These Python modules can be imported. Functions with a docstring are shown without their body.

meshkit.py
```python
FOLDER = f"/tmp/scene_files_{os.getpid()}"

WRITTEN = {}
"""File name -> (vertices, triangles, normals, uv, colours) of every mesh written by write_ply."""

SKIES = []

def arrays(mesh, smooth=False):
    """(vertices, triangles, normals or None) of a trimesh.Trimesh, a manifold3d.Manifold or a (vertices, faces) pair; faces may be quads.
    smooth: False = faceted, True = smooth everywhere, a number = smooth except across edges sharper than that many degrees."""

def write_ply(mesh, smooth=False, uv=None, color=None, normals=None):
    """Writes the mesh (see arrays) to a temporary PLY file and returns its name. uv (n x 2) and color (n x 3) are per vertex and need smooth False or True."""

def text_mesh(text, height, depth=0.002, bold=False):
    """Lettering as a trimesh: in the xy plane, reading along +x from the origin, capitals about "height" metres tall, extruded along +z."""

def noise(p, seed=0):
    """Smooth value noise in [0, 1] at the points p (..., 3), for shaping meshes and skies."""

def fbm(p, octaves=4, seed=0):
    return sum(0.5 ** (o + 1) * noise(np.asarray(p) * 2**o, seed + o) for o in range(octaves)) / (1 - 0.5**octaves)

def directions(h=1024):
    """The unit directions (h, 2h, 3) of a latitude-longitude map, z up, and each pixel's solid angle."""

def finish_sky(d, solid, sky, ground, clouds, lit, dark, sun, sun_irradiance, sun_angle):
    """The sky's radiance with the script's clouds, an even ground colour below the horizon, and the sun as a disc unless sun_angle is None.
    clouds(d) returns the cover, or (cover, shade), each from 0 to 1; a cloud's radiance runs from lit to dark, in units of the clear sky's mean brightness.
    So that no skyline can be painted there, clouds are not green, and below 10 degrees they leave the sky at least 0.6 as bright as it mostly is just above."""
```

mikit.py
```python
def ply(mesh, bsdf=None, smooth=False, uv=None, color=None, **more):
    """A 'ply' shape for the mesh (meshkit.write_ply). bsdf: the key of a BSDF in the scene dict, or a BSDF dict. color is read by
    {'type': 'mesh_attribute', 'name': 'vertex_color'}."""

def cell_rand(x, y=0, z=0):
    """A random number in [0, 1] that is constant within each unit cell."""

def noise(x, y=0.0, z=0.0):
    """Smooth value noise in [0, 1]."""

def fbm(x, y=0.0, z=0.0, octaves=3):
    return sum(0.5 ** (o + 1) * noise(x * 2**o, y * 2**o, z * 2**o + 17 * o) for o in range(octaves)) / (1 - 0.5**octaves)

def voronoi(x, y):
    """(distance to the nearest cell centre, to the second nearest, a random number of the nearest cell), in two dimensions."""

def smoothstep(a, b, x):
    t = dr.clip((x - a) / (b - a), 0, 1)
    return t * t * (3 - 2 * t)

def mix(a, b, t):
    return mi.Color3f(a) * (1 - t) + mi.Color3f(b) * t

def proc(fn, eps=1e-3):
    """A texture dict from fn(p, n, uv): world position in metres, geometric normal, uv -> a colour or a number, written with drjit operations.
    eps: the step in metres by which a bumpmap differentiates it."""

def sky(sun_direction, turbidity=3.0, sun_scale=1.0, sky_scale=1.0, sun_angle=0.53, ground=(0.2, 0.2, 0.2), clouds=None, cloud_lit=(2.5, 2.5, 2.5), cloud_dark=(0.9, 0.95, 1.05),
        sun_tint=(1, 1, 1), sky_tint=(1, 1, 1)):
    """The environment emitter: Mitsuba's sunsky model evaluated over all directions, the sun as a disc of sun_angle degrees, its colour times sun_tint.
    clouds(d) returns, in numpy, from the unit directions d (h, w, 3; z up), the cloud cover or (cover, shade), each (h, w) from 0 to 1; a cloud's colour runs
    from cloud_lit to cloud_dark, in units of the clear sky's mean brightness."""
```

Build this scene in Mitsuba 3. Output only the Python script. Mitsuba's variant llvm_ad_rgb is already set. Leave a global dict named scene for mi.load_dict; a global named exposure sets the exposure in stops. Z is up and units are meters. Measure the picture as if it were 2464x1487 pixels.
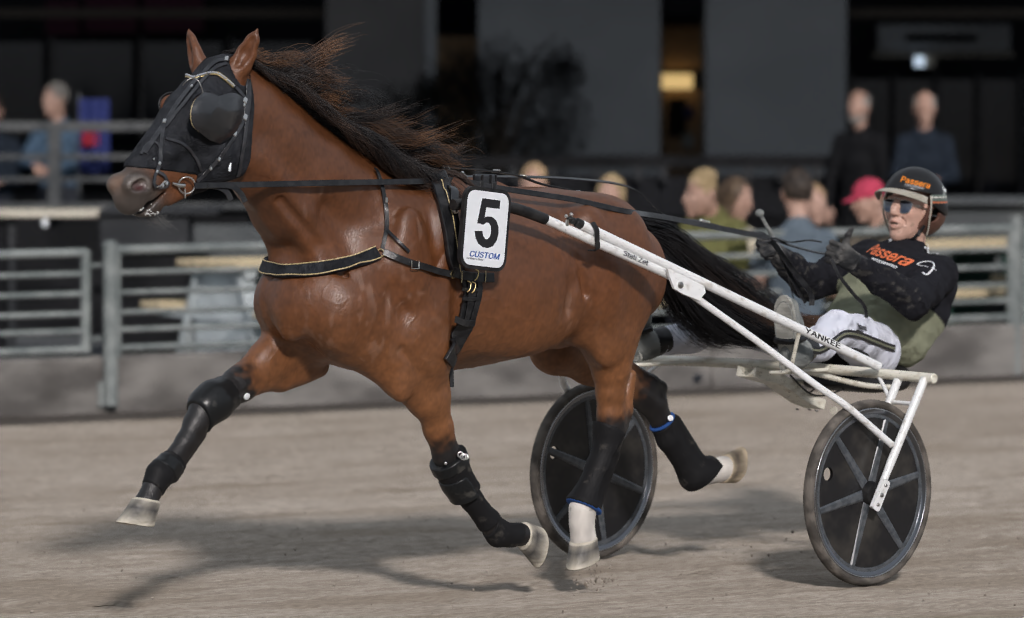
# A harness racing trotter and its sulky driver on a floodlit track at night.
import math, numpy as np, trimesh, drjit as dr, mitsuba as mi, mikit, meshkit
from scipy.ndimage import map_coordinates
from scipy.spatial import cKDTree
from mikit import noise as tnoise, fbm as tfbm, smoothstep, mix, voronoi, cell_rand
T = mi.ScalarTransform4f
scene, labels = {}, {}
rng = np.random.default_rng(5)

# ---------------------------------------------------------------- camera, light, exposure
CAM = np.array([0, 0, 2.1]); PITCH = math.radians(3.03); FPX = 12860.0
FW = np.array([0, math.cos(PITCH), -math.sin(PITCH)]); UP = np.array([0, math.sin(PITCH), math.cos(PITCH)]); RT = np.array([1.0, 0, 0])
scene['camera'] = {'type': 'thinlens', 'fov': math.degrees(2 * math.atan(1231.5 / FPX)), 'fov_axis': 'x', 'aperture_radius': 0.036, 'focus_distance': 19.3,
                   'near_clip': 0.5, 'far_clip': 400.0, 'to_world': T().look_at(origin=CAM.tolist(), target=(CAM + FW * 10).tolist(), up=[0, 0, 1])}
scene['night_sky'] = mikit.sky((0.17, -1, 0.50), turbidity=3, sun_scale=0.235, sky_scale=0.62, sun_angle=4.6, ground=(0.16, 0.155, 0.15), clouds=lambda d: 1.0,
                               cloud_lit=(0.86, 0.93, 1.03), sun_tint=(0.83, 1.0, 1.52))
exposure = 3.45

# ---------------------------------------------------------------- frames
O = np.array([0.83, 20.505, 0]); HX = np.array([-1, -1, 0]) / 2 ** .5; LX = np.array([1, -1, 0]) / 2 ** .5   # forward and left of horse and sulky
M3 = np.array([HX, LX, [0, 0, 1]])
def W(p): return O + np.asarray(p, float) @ M3
def toloc(p): return (np.asarray(p, float) - O) @ M3.T
def ray(px, py): return FW + RT * (px - 1231.5) / FPX + UP * (743.5 - py) / FPX
def at(px, py, v):
    """The point (forward, left, up) at v metres left of the centre line that is seen at a place of the photograph (measuring aid)."""
    t, u, z = np.linalg.solve(np.array([ray(px, py), -HX, [0, 0, -1]]).T, O + v * LX - CAM)
    return np.array([u, v, z])
def atY(px, py, Y):
    r = ray(px, py); return CAM + r * (Y / r[1])
def ground_at(px, py, z=0.0):
    r = ray(px, py); return CAM + r * ((z - CAM[2]) / r[2])

# ---------------------------------------------------------------- scene entries
_used = {}
def numbered(name):
    if name not in _used: _used[name] = 0; return name
    _used[name] += 1
    return f"{name}_{_used[name]:03d}"
def thing(name, label, cat, group=None, kind=None):
    key = numbered(name); labels[key] = {'label': label, 'category': cat}
    if group: labels[key]['group'] = group
    if kind: labels[key]['kind'] = kind
    return key
def V_F(m):
    if isinstance(m, (tuple, list)): return np.asarray(m[0], float), np.asarray(m[1], int)
    if hasattr(m, 'to_mesh'):
        q = m.to_mesh(); return np.array(q.vert_properties[:, :3], float), np.array(q.tri_verts)
    return np.array(m.vertices, float), np.array(m.faces)
def part(parent, name, mesh, mat, smooth=True, loc=True, color=None, label=None):
    key = numbered(parent + '__' + name) if parent else name
    v, f = V_F(mesh)
    scene[key] = mikit.ply((W(v) if loc else v, f), mat, smooth=smooth, color=color)
    if label: labels[key] = {'label': label}
    return key
def structure(name, mesh, mat, smooth=False, kind='structure', label=None, cat=None):
    key = numbered(name); v, f = V_F(mesh); scene[key] = mikit.ply((v, f), mat, smooth=smooth)
    labels[key] = {'kind': kind}
    if label: labels[key].update(label=label, category=cat)
    return key

# ---------------------------------------------------------------- mesh helpers
def cat(ms):
    vs, fs, n = [], [], 0
    for m in ms:
        v, f = V_F(m); vs.append(v); fs.append(f + n); n += len(v)
    return np.vstack(vs), np.vstack(fs)
def quads(q): q = np.asarray(q); return np.vstack([q[:, [0, 1, 2]], q[:, [0, 2, 3]]])
def box(c, s, R=None):
    b = trimesh.creation.box(extents=s); v = np.array(b.vertices)
    if R is not None: v = v @ np.asarray(R)
    return v + np.asarray(c), np.array(b.faces)
def cbox(c, s, ch=0.004, R=None):
    """A box with chamfered edges."""
    s = np.asarray(s, float) / 2; ch = min(ch, s.min() * .8); p = []
    for sx in (-1, 1):
        for sy in (-1, 1):
            for sz in (-1, 1):
                g = np.array([sx, sy, sz])
                for k in range(3):
                    q = s - ch; q[k] = s[k]; p.append(q * g)
    h = trimesh.convex.convex_hull(np.array(p)); v = np.array(h.vertices)
    if R is not None: v = v @ np.asarray(R)
    return v + np.asarray(c), np.array(h.faces)
def rows(a, b=None):
    """Rotation rows: first axis along a, third near b or up."""
    a = np.asarray(a, float); a = a / np.linalg.norm(a); b = np.array([0, 0, 1.0]) if b is None else np.asarray(b, float)
    y = np.cross(b, a)
    if np.linalg.norm(y) < 1e-6: y = np.cross([0, 1.0, 0.01], a)
    y = y / np.linalg.norm(y); return np.array([a, y, np.cross(a, y)])
def beam(a, b, w, h, ch=0.004, up=None):
    a, b = np.asarray(a, float), np.asarray(b, float)
    return cbox((a + b) / 2, (np.linalg.norm(b - a), w, h), ch, rows(b - a, up))
def spline(p, n):
    """Catmull-Rom through p, n samples."""
    p = np.asarray(p, float)
    if len(p) < 3: return p[0] + np.linspace(0, 1, n)[:, None] * (p[-1] - p[0])
    q = np.vstack([2 * p[0] - p[1], p, 2 * p[-1] - p[-2]]); t = np.linspace(0, len(p) - 1 - 1e-9, n); i = t.astype(int); t = (t - i)[:, None]
    a, b, c, d = q[i], q[i + 1], q[i + 2], q[i + 3]
    return .5 * (2 * b + (c - a) * t + (2 * a - 5 * b + 4 * c - d) * t ** 2 + (3 * b - a - 3 * c + d) * t ** 3)
def frames(p, nrm=None):
    t = np.gradient(p, axis=0); t /= np.linalg.norm(t, axis=1, keepdims=True) + 1e-12
    if nrm is None:
        n = np.zeros_like(p); r = np.array([0, 0, 1.0]) if abs(t[0, 2]) < .9 else np.array([1.0, 0, 0])
        for i in range(len(p)):
            r = r - t[i] * (r @ t[i]); r = r / np.linalg.norm(r); n[i] = r
    else:
        n = np.broadcast_to(nrm, p.shape) - t * (np.broadcast_to(nrm, p.shape) * t).sum(1, keepdims=True); n = n / (np.linalg.norm(n, axis=1, keepdims=True) + 1e-12)
    return t, n, np.cross(t, n)
def sweep(p, sec, nrm=None, scale=None, closed=False):
    """Sweeps the closed section sec (k x 2: along normal, along binormal) along p; flat caps."""
    p = np.asarray(p, float); t, n, b = frames(p, nrm); sec = np.asarray(sec, float); k = len(sec); sc = np.ones(len(p)) if scale is None else np.asarray(scale)
    v = p[:, None] + sc[:, None, None] * (sec[None, :, :1] * n[:, None] + sec[None, :, 1:] * b[:, None])
    i, j = np.meshgrid(np.arange(len(p) - (0 if closed else 1)), np.arange(k), indexing='ij'); i2 = (i + 1) % len(p)
    f = quads(np.stack([i * k + j, i * k + (j + 1) % k, i2 * k + (j + 1) % k, i2 * k + j], -1).reshape(-1, 4)); v = v.reshape(-1, 3)
    if not closed:
        m = len(v); v = np.vstack([v, p[0], p[-1]]); a = np.arange(k); e = (len(p) - 1) * k
        f = np.vstack([f, np.stack([(a + 1) % k, a, 0 * a + m], 1), np.stack([e + a, e + (a + 1) % k, 0 * a + m + 1], 1)])
    return v, f
def circ(r, k=14, r2=None): a = np.arange(k) * 2 * np.pi / k; return np.stack([r * np.cos(a), (r2 or r) * np.sin(a)], 1)
def tube(p, r, k=14, n=None, closed=False):
    p = np.asarray(p, float); p = p if n is None else spline(p, n)
    r = np.atleast_1d(np.asarray(r, float)); r = np.interp(np.linspace(0, 1, len(p)), np.linspace(0, 1, len(r)), r) if len(r) > 1 else np.full(len(p), r[0]); return sweep(p, circ(1.0, k), scale=r, closed=closed)
def bent(p, rad=0.05, n=6):
    """A polyline with rounded corners."""
    p = [np.asarray(x, float) for x in p]; out = [p[0]]
    for a, b, c in zip(p, p[1:], p[2:]):
        d1 = min(rad, np.linalg.norm(a - b) * .45); d2 = min(rad, np.linalg.norm(c - b) * .45); q1 = b + (a - b) / np.linalg.norm(a - b) * d1; q2 = b + (c - b) / np.linalg.norm(c - b) * d2
        for s in np.linspace(0, 1, n): out.append((1 - s) ** 2 * q1 + 2 * s * (1 - s) * b + s * s * q2)
    return np.array(out + [p[-1]])
def ribbon(p, nrm, w, th):
    """A strap: rounded flat section, th along the surface normal, w across."""
    a, b = th / 2, np.asarray(w) / 2 if np.isscalar(w) else 1.0
    c = .35 * a; sec = np.array([[-a, -b + c], [-a, b - c], [-a + c, b], [a - c, b], [a, b - c], [a, -b + c], [a - c, -b], [-a + c, -b]])
    return sweep(p, sec, nrm)
def ring(c, n, R, r, k=20, kk=8):
    X = rows(n); a = np.arange(k) * 2 * np.pi / k; return tube(np.asarray(c) + R * (np.cos(a)[:, None] * X[1] + np.sin(a)[:, None] * X[2]), r, kk, closed=True)
def lathe(prof, c, axis, k=32):
    """prof: (along axis, radius) pairs."""
    X = rows(axis); prof = np.asarray(prof, float); a = np.arange(k) * 2 * np.pi / k
    v = np.asarray(c) + prof[:, None, :1] * X[0] + prof[:, None, 1:] * (np.cos(a)[None, :, None] * X[1] + np.sin(a)[None, :, None] * X[2])
    i, j = np.meshgrid(np.arange(len(prof) - 1), np.arange(k), indexing='ij')
    f = quads(np.stack([i * k + j, i * k + (j + 1) % k, (i + 1) * k + (j + 1) % k, (i + 1) * k + j], -1).reshape(-1, 4))
    return v.reshape(-1, 3), f[:, ::-1]
def ball(c, r, k=2):
    m = trimesh.creation.icosphere(subdivisions=k); return np.array(m.vertices) * np.asarray(r) + np.asarray(c), np.array(m.faces)
def fine(m, e=.004):
    """Splits long triangles, so that flat lettering can follow a curve."""
    v, f = trimesh.remesh.subdivide_to_size(*V_F(m), max_edge=e, max_iter=12); return v, f
def bolt(c, n, r=.008, h=.006): return lathe([(0, r), (h * .7, r), (h, r * .7), (h, 0)], c, n, 12)
def plate(poly, depth, org, ex, ey, hole=None):
    """A flat polygon (x, y) extruded by depth along ex x ey."""
    from shapely.geometry import Polygon
    g = Polygon(poly)
    for h in hole or []: g = g.difference(h)
    m = trimesh.creation.extrude_polygon(g, depth, engine='earcut'); v = np.array(m.vertices); ex, ey = np.asarray(ex, float), np.asarray(ey, float)
    return np.asarray(org) + v[:, :1] * ex + v[:, 1:2] * ey + v[:, 2:] * np.cross(ex, ey), np.array(m.faces)
def rrect(w, h, r, k=6):
    out = []
    for cx, cy, a0 in ((w / 2 - r, h / 2 - r, 0), (-w / 2 + r, h / 2 - r, 90), (-w / 2 + r, -h / 2 + r, 180), (w / 2 - r, -h / 2 + r, 270)):
        for a in np.radians(a0 + np.linspace(0, 90, k)): out.append((cx + r * math.cos(a), cy + r * math.sin(a)))
    return np.array(out)

# ---------------------------------------------------------------- implicit bodies: a grid of distances, smoothly joined
def smin(a, b, k):
    h = np.maximum(k - np.abs(a - b), 0) / k; return np.minimum(a, b) - h * h * k * .25
class Field:
    def __init__(s, lo, hi, h):
        s.lo = np.asarray(lo, float); s.h = h; s.n = np.ceil((np.asarray(hi) - s.lo) / h).astype(int) + 1; s.d = np.full(s.n, 1.0, np.float32)
    def win(s, lo, hi):
        a = np.clip(np.floor((lo - s.lo) / s.h).astype(int), 0, s.n); b = np.clip(np.ceil((hi - s.lo) / s.h).astype(int) + 1, 0, s.n)
        sl = tuple(slice(x, y) for x, y in zip(a, b))
        return sl, [(s.lo[i] + s.h * np.arange(a[i], b[i])).astype(np.float32).reshape([-1 if j == i else 1 for j in range(3)]) for i in range(3)]
    def put(s, fn, lo, hi, k, cut=False):
        pad = k + .04; sl, X = s.win(np.asarray(lo) - pad, np.asarray(hi) + pad)
        if min(q.stop - q.start for q in sl) <= 0: return
        f = np.broadcast_to(fn(*X), s.d[sl].shape)
        s.d[sl] = -smin(-s.d[sl], f, k) if cut else smin(s.d[sl], f, k)
    def chain(s, nodes, k=.05, kin=.03, cut=False, e=(0, 1, 0)):
        """Nodes (u, v, z, half thickness in plane, half thickness along e): an elliptic limb through them."""
        nodes = [tuple(n) + ((n[3],) if len(n) == 4 else ()) for n in nodes]; nd = np.array(nodes, float)
        e0 = np.asarray(e, float)
        def fn(x, y, z):
            out = None
            for A, B in zip(nd, nd[1:]) if len(nd) > 1 else [(nd[0], nd[0] + np.array([1e-6, 0, 0, 0, 0]))]:
                d = B[:3] - A[:3]; L2 = d @ d; q = [x - A[0], y - A[1], z - A[2]]
                t = np.clip((q[0] * d[0] + q[1] * d[1] + q[2] * d[2]) / L2, 0, 1)
                tt = t * t * (3 - 2 * t) * .5 + t * .5
                rp, rv = A[3] + (B[3] - A[3]) * tt, A[4] + (B[4] - A[4]) * tt
                w = e0 - d * (e0 @ d) / L2 if L2 > 1e-8 else e0; w = np.cross(d, [.3, .1, 1.0]) if np.linalg.norm(w) < 1e-3 else w; w = w / np.linalg.norm(w)
                q = [q[i] - t * d[i] for i in range(3)]; lv = q[0] * w[0] + q[1] * w[1] + q[2] * w[2]
                r2 = np.maximum(q[0] ** 2 + q[1] ** 2 + q[2] ** 2 - lv * lv, 0); l2 = lv * lv
                k0 = np.sqrt(r2 / rp ** 2 + l2 / rv ** 2); k1 = np.sqrt(r2 / rp ** 4 + l2 / rv ** 4) + 1e-6
                f = k0 * (k0 - 1) / k1; f = np.where(k0 < 1e-3, -np.minimum(rp, rv), f)
                out = f if out is None else smin(out, f, kin)
            return out
        R = np.maximum(nd[:, 3], nd[:, 4]).max(); s.put(fn, nd[:, :3].min(0) - R, nd[:, :3].max(0) + R, k, cut)
    def ell(s, c, r, k=.04, R=None, cut=False):
        c, r = np.asarray(c, float), np.asarray(r, float); R = np.eye(3) if R is None else np.asarray(R)
        def fn(x, y, z):
            q = [x - c[0], y - c[1], z - c[2]]; p = [q[0] * a[0] + q[1] * a[1] + q[2] * a[2] for a in R]
            k0 = np.sqrt(sum((p[i] / r[i]) ** 2 for i in range(3))); k1 = np.sqrt(sum((p[i] / r[i] ** 2) ** 2 for i in range(3))) + 1e-6
            return k0 * (k0 - 1) / k1
        s.put(fn, c - r.max(), c + r.max(), k, cut)
    def loft(s, nodes, k=.05, p=2.2):
        """Nodes (u, top, bottom, half width) of a trunk along u."""
        from scipy.interpolate import PchipInterpolator
        nd = np.array(sorted(nodes)); I = PchipInterpolator(nd[:, 0], nd[:, 1:])
        def fn(x, y, z):
            o = I(np.clip(x.ravel(), nd[0, 0], nd[-1, 0])).astype(np.float32).reshape(-1, 1, 1, 3); zc, rz, rv = (o[..., 0] + o[..., 1]) / 2, (o[..., 0] - o[..., 1]) / 2, o[..., 2]
            dz, dv = (z - zc), np.abs(y); rv = rv * (1 - .16 * np.clip(dz / rz, 0, 1))
            k0 = ((np.abs(dz) / rz) ** p + (dv / rv) ** p) ** (1 / p); f = (k0 - 1) * np.minimum(rz, rv)
            ex = np.maximum(nd[0, 0] - x, x - nd[-1, 0]); return np.where(ex > 0, np.sqrt(np.maximum(f, 0) ** 2 + ex ** 2), f)
        s.put(fn, [nd[0, 0], -nd[:, 3].max(), nd[:, 2].min()], [nd[-1, 0], nd[:, 3].max(), nd[:, 1].max()], k)
    def val(s, p, order=1): return map_coordinates(s.d, ((np.asarray(p) - s.lo) / s.h).T, order=order, mode='nearest')
    def grad(s, p, e=None):
        e = e or s.h; g = np.stack([s.val(p + d) - s.val(p - d) for d in np.eye(3) * e], 1); n = np.linalg.norm(g, axis=1, keepdims=True); return g / np.maximum(n, 1e-9), n[:, 0] / (2 * e)
    def snap(s, p, off=0.0, it=8):
        p = np.atleast_2d(np.asarray(p, float)).copy()
        for _ in range(it):
            g, m = s.grad(p); p -= g * ((s.val(p) - off) / np.clip(m, .3, 2))[:, None] * .9
        return p
    def hit(s, px, py, off=0.0):
        """Where the sight line through a place of the photograph first meets the body (measuring aid)."""
        o, d = toloc(CAM), ray(px, py) @ M3.T; d = d / np.linalg.norm(d); lo, hi = s.lo, s.lo + s.h * (s.n - 1)
        t0, t1 = (lo - o) / d, (hi - o) / d; t = np.arange(np.minimum(t0, t1).max(), np.maximum(t0, t1).min(), s.h * .5); v = s.val(o + t[:, None] * d) - off
        i = int(np.argmax(v < 0)) if (v < 0).any() else int(np.argmin(v)); return o + t[i] * d
    def mesh(s, off=0.0, clip=None, smooth_it=2):
        """Surface nets of the level off; clip: a function of the grid, positive outside."""
        d = s.d - off
        if clip is not None:
            X = [(s.lo[i] + s.h * np.arange(s.n[i])).astype(np.float32).reshape([-1 if j == i else 1 for j in range(3)]) for i in range(3)]; d = -smin(-d, -clip(*X), .004)
        return nets(d, s.lo, s.h, smooth_it)
def nets(d, lo, h, it=2):
    w = np.argwhere((d < 0)); a = np.maximum(w.min(0) - 2, 0); b = np.minimum(w.max(0) + 3, d.shape); d = np.pad(d[a[0]:b[0], a[1]:b[1], a[2]:b[2]], 1, constant_values=.05); lo = lo + (a - 1) * h
    n = np.array(d.shape); ins = d < 0; c = np.zeros(n - 1, np.int8)
    for o in np.ndindex(2, 2, 2): c += ins[o[0]:n[0] - 1 + o[0], o[1]:n[1] - 1 + o[1], o[2]:n[2] - 1 + o[2]]
    cell = np.argwhere((c > 0) & (c < 8)); idx = np.full(n - 1, -1, np.int64); idx[tuple(cell.T)] = np.arange(len(cell)); P = np.zeros((len(cell), 3)); cnt = np.zeros(len(cell))
    for ax in range(3):
        for o in np.ndindex(2, 2):
            s0 = np.insert(np.array(o), ax, 0); s1 = s0.copy(); s1[ax] = 1; A, B = cell + s0, cell + s1; da, db = d[tuple(A.T)], d[tuple(B.T)]; m = (da < 0) != (db < 0)
            t = (da[m] / (da[m] - db[m]))[:, None]; P[m] += A[m] * (1 - t) + B[m] * t; cnt[m] += 1
    P /= cnt[:, None]; fs = []
    for ax in range(3):
        i, j = [k for k in range(3) if k != ax]; s0 = [slice(None)] * 3; s1 = [slice(None)] * 3; s0[ax] = slice(0, -1); s1[ax] = slice(1, None); e = np.argwhere(ins[tuple(s0)] != ins[tuple(s1)]); e = e[(e[:, i] > 0) & (e[:, j] > 0)]
        q = []
        for da, db in ((0, 0), (1, 0), (1, 1), (0, 1)):
            g = e.copy(); g[:, i] -= da; g[:, j] -= db; g[:, [0, 1, 2]] = np.minimum(g, n - 2); q.append(idx[tuple(g.T)])
        q = np.stack(q, 1); fl = ins[tuple(e.T)] ^ (ax == 1); q[~fl] = q[~fl][:, ::-1]; fs.append(q[(q >= 0).all(1)])
    q = np.vstack(fs)
    for s in range(it):   # relax within the surface, then back to the level
        acc = np.zeros_like(P); m = np.zeros(len(P))
        for x, y in ((0, 1), (1, 2), (2, 3), (3, 0)): np.add.at(acc, q[:, x], P[q[:, y]]); np.add.at(m, q[:, x], 1)
        P = .5 * P + .5 * acc / np.maximum(m, 1)[:, None]
        for _ in range(2):
            g = np.stack([map_coordinates(d, (P + o).T, order=1) - map_coordinates(d, (P - o).T, order=1) for o in np.eye(3)], 1); L = (g ** 2).sum(1) + 1e-12
            P -= np.clip(g * (map_coordinates(d, P.T, order=1) * 2 / L)[:, None], -.5, .5) * .8
    return lo + P * h, quads(q)
FASTDEV = False
# ---------------------------------------------------------------- the horse's body
HF = Field([-.32, -.42, .02], [3.2, .42, 2.14], .0075 if FASTDEV else .006)
def build_horse(F):
    F.loft([(.52, 1.30, 1.16, .08), (.575, 1.365, 1.03, .15), (.70, 1.425, .985, .225), (.86, 1.475, .975, .265), (1.0, 1.503, .95, .275), (1.18, 1.508, .885, .285), (1.4, 1.525, .855, .295), (1.6, 1.553, .845, .285),
            (1.78, 1.55, .85, .25), (1.95, 1.52, .865, .23), (2.1, 1.45, .91, .21), (2.2, 1.38, .97, .18), (2.28, 1.30, 1.04, .12), (2.31, 1.22, 1.10, .06)], .05)
    # withers, spine, croup, hips
    F.chain([(1.30, 0, 1.47, .055, .05), (1.62, 0, 1.515, .05, .035), (1.85, 0, 1.54, .06, .03)], .06)
    for s in (1, -1):
        F.ell((.88, s * .13, 1.355), (.20, .125, .125), .06)                      # croup muscle
        F.ell((1.02, s * .235, 1.375), (.06, .05, .06), .07)                    # point of the hip
        F.ell((.60, s * .115, 1.17), (.10, .085, .16), .07)                     # buttock
        F.chain([(1.66, s * .165, 1.46, .10, .06), (1.95, s * .185, 1.28, .12, .065), (2.16, s * .175, 1.12, .11, .065)], .07)   # shoulder blade
        F.chain([(1.74, s * .205, 1.22, .12, .06), (1.83, s * .19, 1.02, .10, .06)], .06)                                     # triceps
        F.ell((2.20, s * .095, 1.13), (.125, .095, .15), .05)                   # breast
        F.ell((2.10, s * .11, 1.00), (.13, .085, .10), .05)
        F.ell((1.35, s * .20, 1.13), (.38, .10, .22), .08)                      # ribs
    # neck
    F.chain([(1.93, 0, 1.36, .25, .165), (2.22, 0, 1.535, .215, .13), (2.38, 0, 1.66, .195, .105), (2.50, 0, 1.755, .18, .088), (2.575, 0, 1.82, .165, .085)], .09)
    F.chain([(1.98, 0, 1.57, .06, .045), (2.22, 0, 1.74, .05, .035), (2.42, 0, 1.885, .045, .03), (2.555, 0, 1.94, .045, .035)], .05)   # crest
    for s in (1, -1):
        F.chain([(2.50, s * .06, 1.64, .055, .045), (2.32, s * .085, 1.44, .06, .05), (2.18, s * .10, 1.25, .06, .05)], .05)          # neck muscle over the jugular groove
        F.chain([(2.47, s * .055, 1.80, .07, .045), (2.20, s * .10, 1.58, .09, .05), (1.90, s * .14, 1.42, .09, .05)], .06)
    # head
    F.chain([(2.625, 0, 1.80, .150, .088), (2.75, 0, 1.705, .135, .080), (2.87, 0, 1.615, .108, .062), (2.97, 0, 1.55, .078, .055), (3.02, 0, 1.525, .062, .053)], .04)
    F.ell((2.615, 0, 1.915), (.07, .065, .06), .05)
    F.chain([(2.72, 0, 1.865, .05, .075), (2.82, 0, 1.78, .04, .05), (3.0, 0, 1.62, .032, .034)], .03)                                  # forehead and nose bone
    for s in (1, -1):
        F.ell((2.645, s * .062, 1.675), (.105, .042, .105), .04)                # cheek
        F.chain([(2.60, s * .045, 1.615, .03, .022), (2.74, s * .04, 1.565, .026, .02), (2.88, s * .03, 1.505, .024, .02)], .03)        # jaw bars
        F.ell((2.755, s * .088, 1.825), (.052, .034, .038), .03)                # brow
        F.chain([(2.72, s * .085, 1.775, .022, .018), (2.90, s * .06, 1.655, .016, .014)], .03)                                        # cheek bone
        F.ell((3.035, s * .042, 1.555), (.058, .036, .042), .025)               # nostril wing
        F.ell((3.045, s * .074, 1.556), (.036, .030, .019), .010, R=rows((.8, 0, -.30)), cut=True)
        F.ell((3.02, s * .080, 1.548), (.022, .016, .014), .010, cut=True)
    F.ell((3.035, 0, 1.50), (.044, .050, .046), .03)                            # upper lip
    F.ell((2.94, 0, 1.475), (.040, .038, .032), .025)                           # chin
    F.chain([(2.98, 0, 1.468, .024, .042), (2.93, 0, 1.495, .026, .045)], .02)
    F.chain([(3.035, 0, 1.435, .007, .10), (2.985, 0, 1.482, .006, .10), (2.915, 0, 1.53, .004, .10)], .010, cut=True)                  # mouth
    # ears
    for b, m, t, fw in (((2.590, .052, 1.925), (2.568, .088, 2.005), (2.552, .130, 2.092), (.75, .45, 0)), ((2.650, -.052, 1.930), (2.655, -.088, 2.010), (2.652, -.122, 2.090), (.85, -.35, 0))):
        fw = np.array(fw) / np.linalg.norm(fw); b, m, t = map(np.array, (b, m, t))
        F.chain([(*b, .030, .030), (*(b * .5 + m * .5), .036, .026), (*m, .033, .020), (*(m * .5 + t * .5), .022, .012), (*t, .004, .004)], .02, .02, e=fw)
        F.chain([(*(b * .45 + m * .55 + fw * .034), .014, .020), (*(m + fw * .026), .018, .018), (*(m * .45 + t * .55 + fw * .014), .009, .010)], .012, .02, cut=True, e=fw)
    # fore legs: near one swung back, far one stretched forward
    F.chain([(2.13, .165, 1.10, .09, .07), (1.93, .17, .97, .10, .07), (1.83, .165, .92, .10, .068)], .06)
    F.chain([(2.08, .13, .97, .07, .06), (1.90, .15, .845, .065, .05), (1.78, .148, .76, .05, .045)], .06)
    F.chain([(1.81, .165, .90, .090, .070), (1.745, .155, .77, .072, .060), (1.69, .140, .655, .055, .050), (1.635, .125, .555, .050, .045), (1.605, .12, .51, .048, .046), (1.575, .118, .465, .040, .038),
             (1.50, .115, .385, .033, .031), (1.40, .112, .295, .034, .031), (1.355, .11, .250, .044, .036), (1.30, .11, .238, .036, .032), (1.235, .11, .235, .042, .040)], .05, .02)
    F.chain([(1.73, .165, .875, .05, .04), (1.70, .15, .76, .03, .03)], .04)
    F.chain([(1.545, .118, .44, .026, .022), (1.40, .112, .268, .026, .022)], .02)
    F.chain([(2.16, -.165, 1.10, .10, .07), (2.10, -.17, .96, .10, .07)], .06)
    F.chain([(2.10, -.168, .945, .105, .068), (2.24, -.16, .895, .092, .062), (2.39, -.145, .835, .064, .052), (2.52, -.13, .785, .053, .048), (2.575, -.13, .755, .052, .048), (2.615, -.13, .705, .043, .040),
             (2.665, -.128, .645, .034, .031), (2.755, -.125, .565, .033, .031), (2.795, -.12, .535, .044, .037), (2.825, -.12, .49, .035, .032), (2.855, -.12, .445, .042, .040)], .05, .02)
    F.chain([(2.00, -.17, .87, .035, .045), (2.18, -.16, .835, .04, .045)], .04)
    F.chain([(2.60, -.13, .665, .026, .022), (2.74, -.124, .53, .026, .022)], .02)
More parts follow.
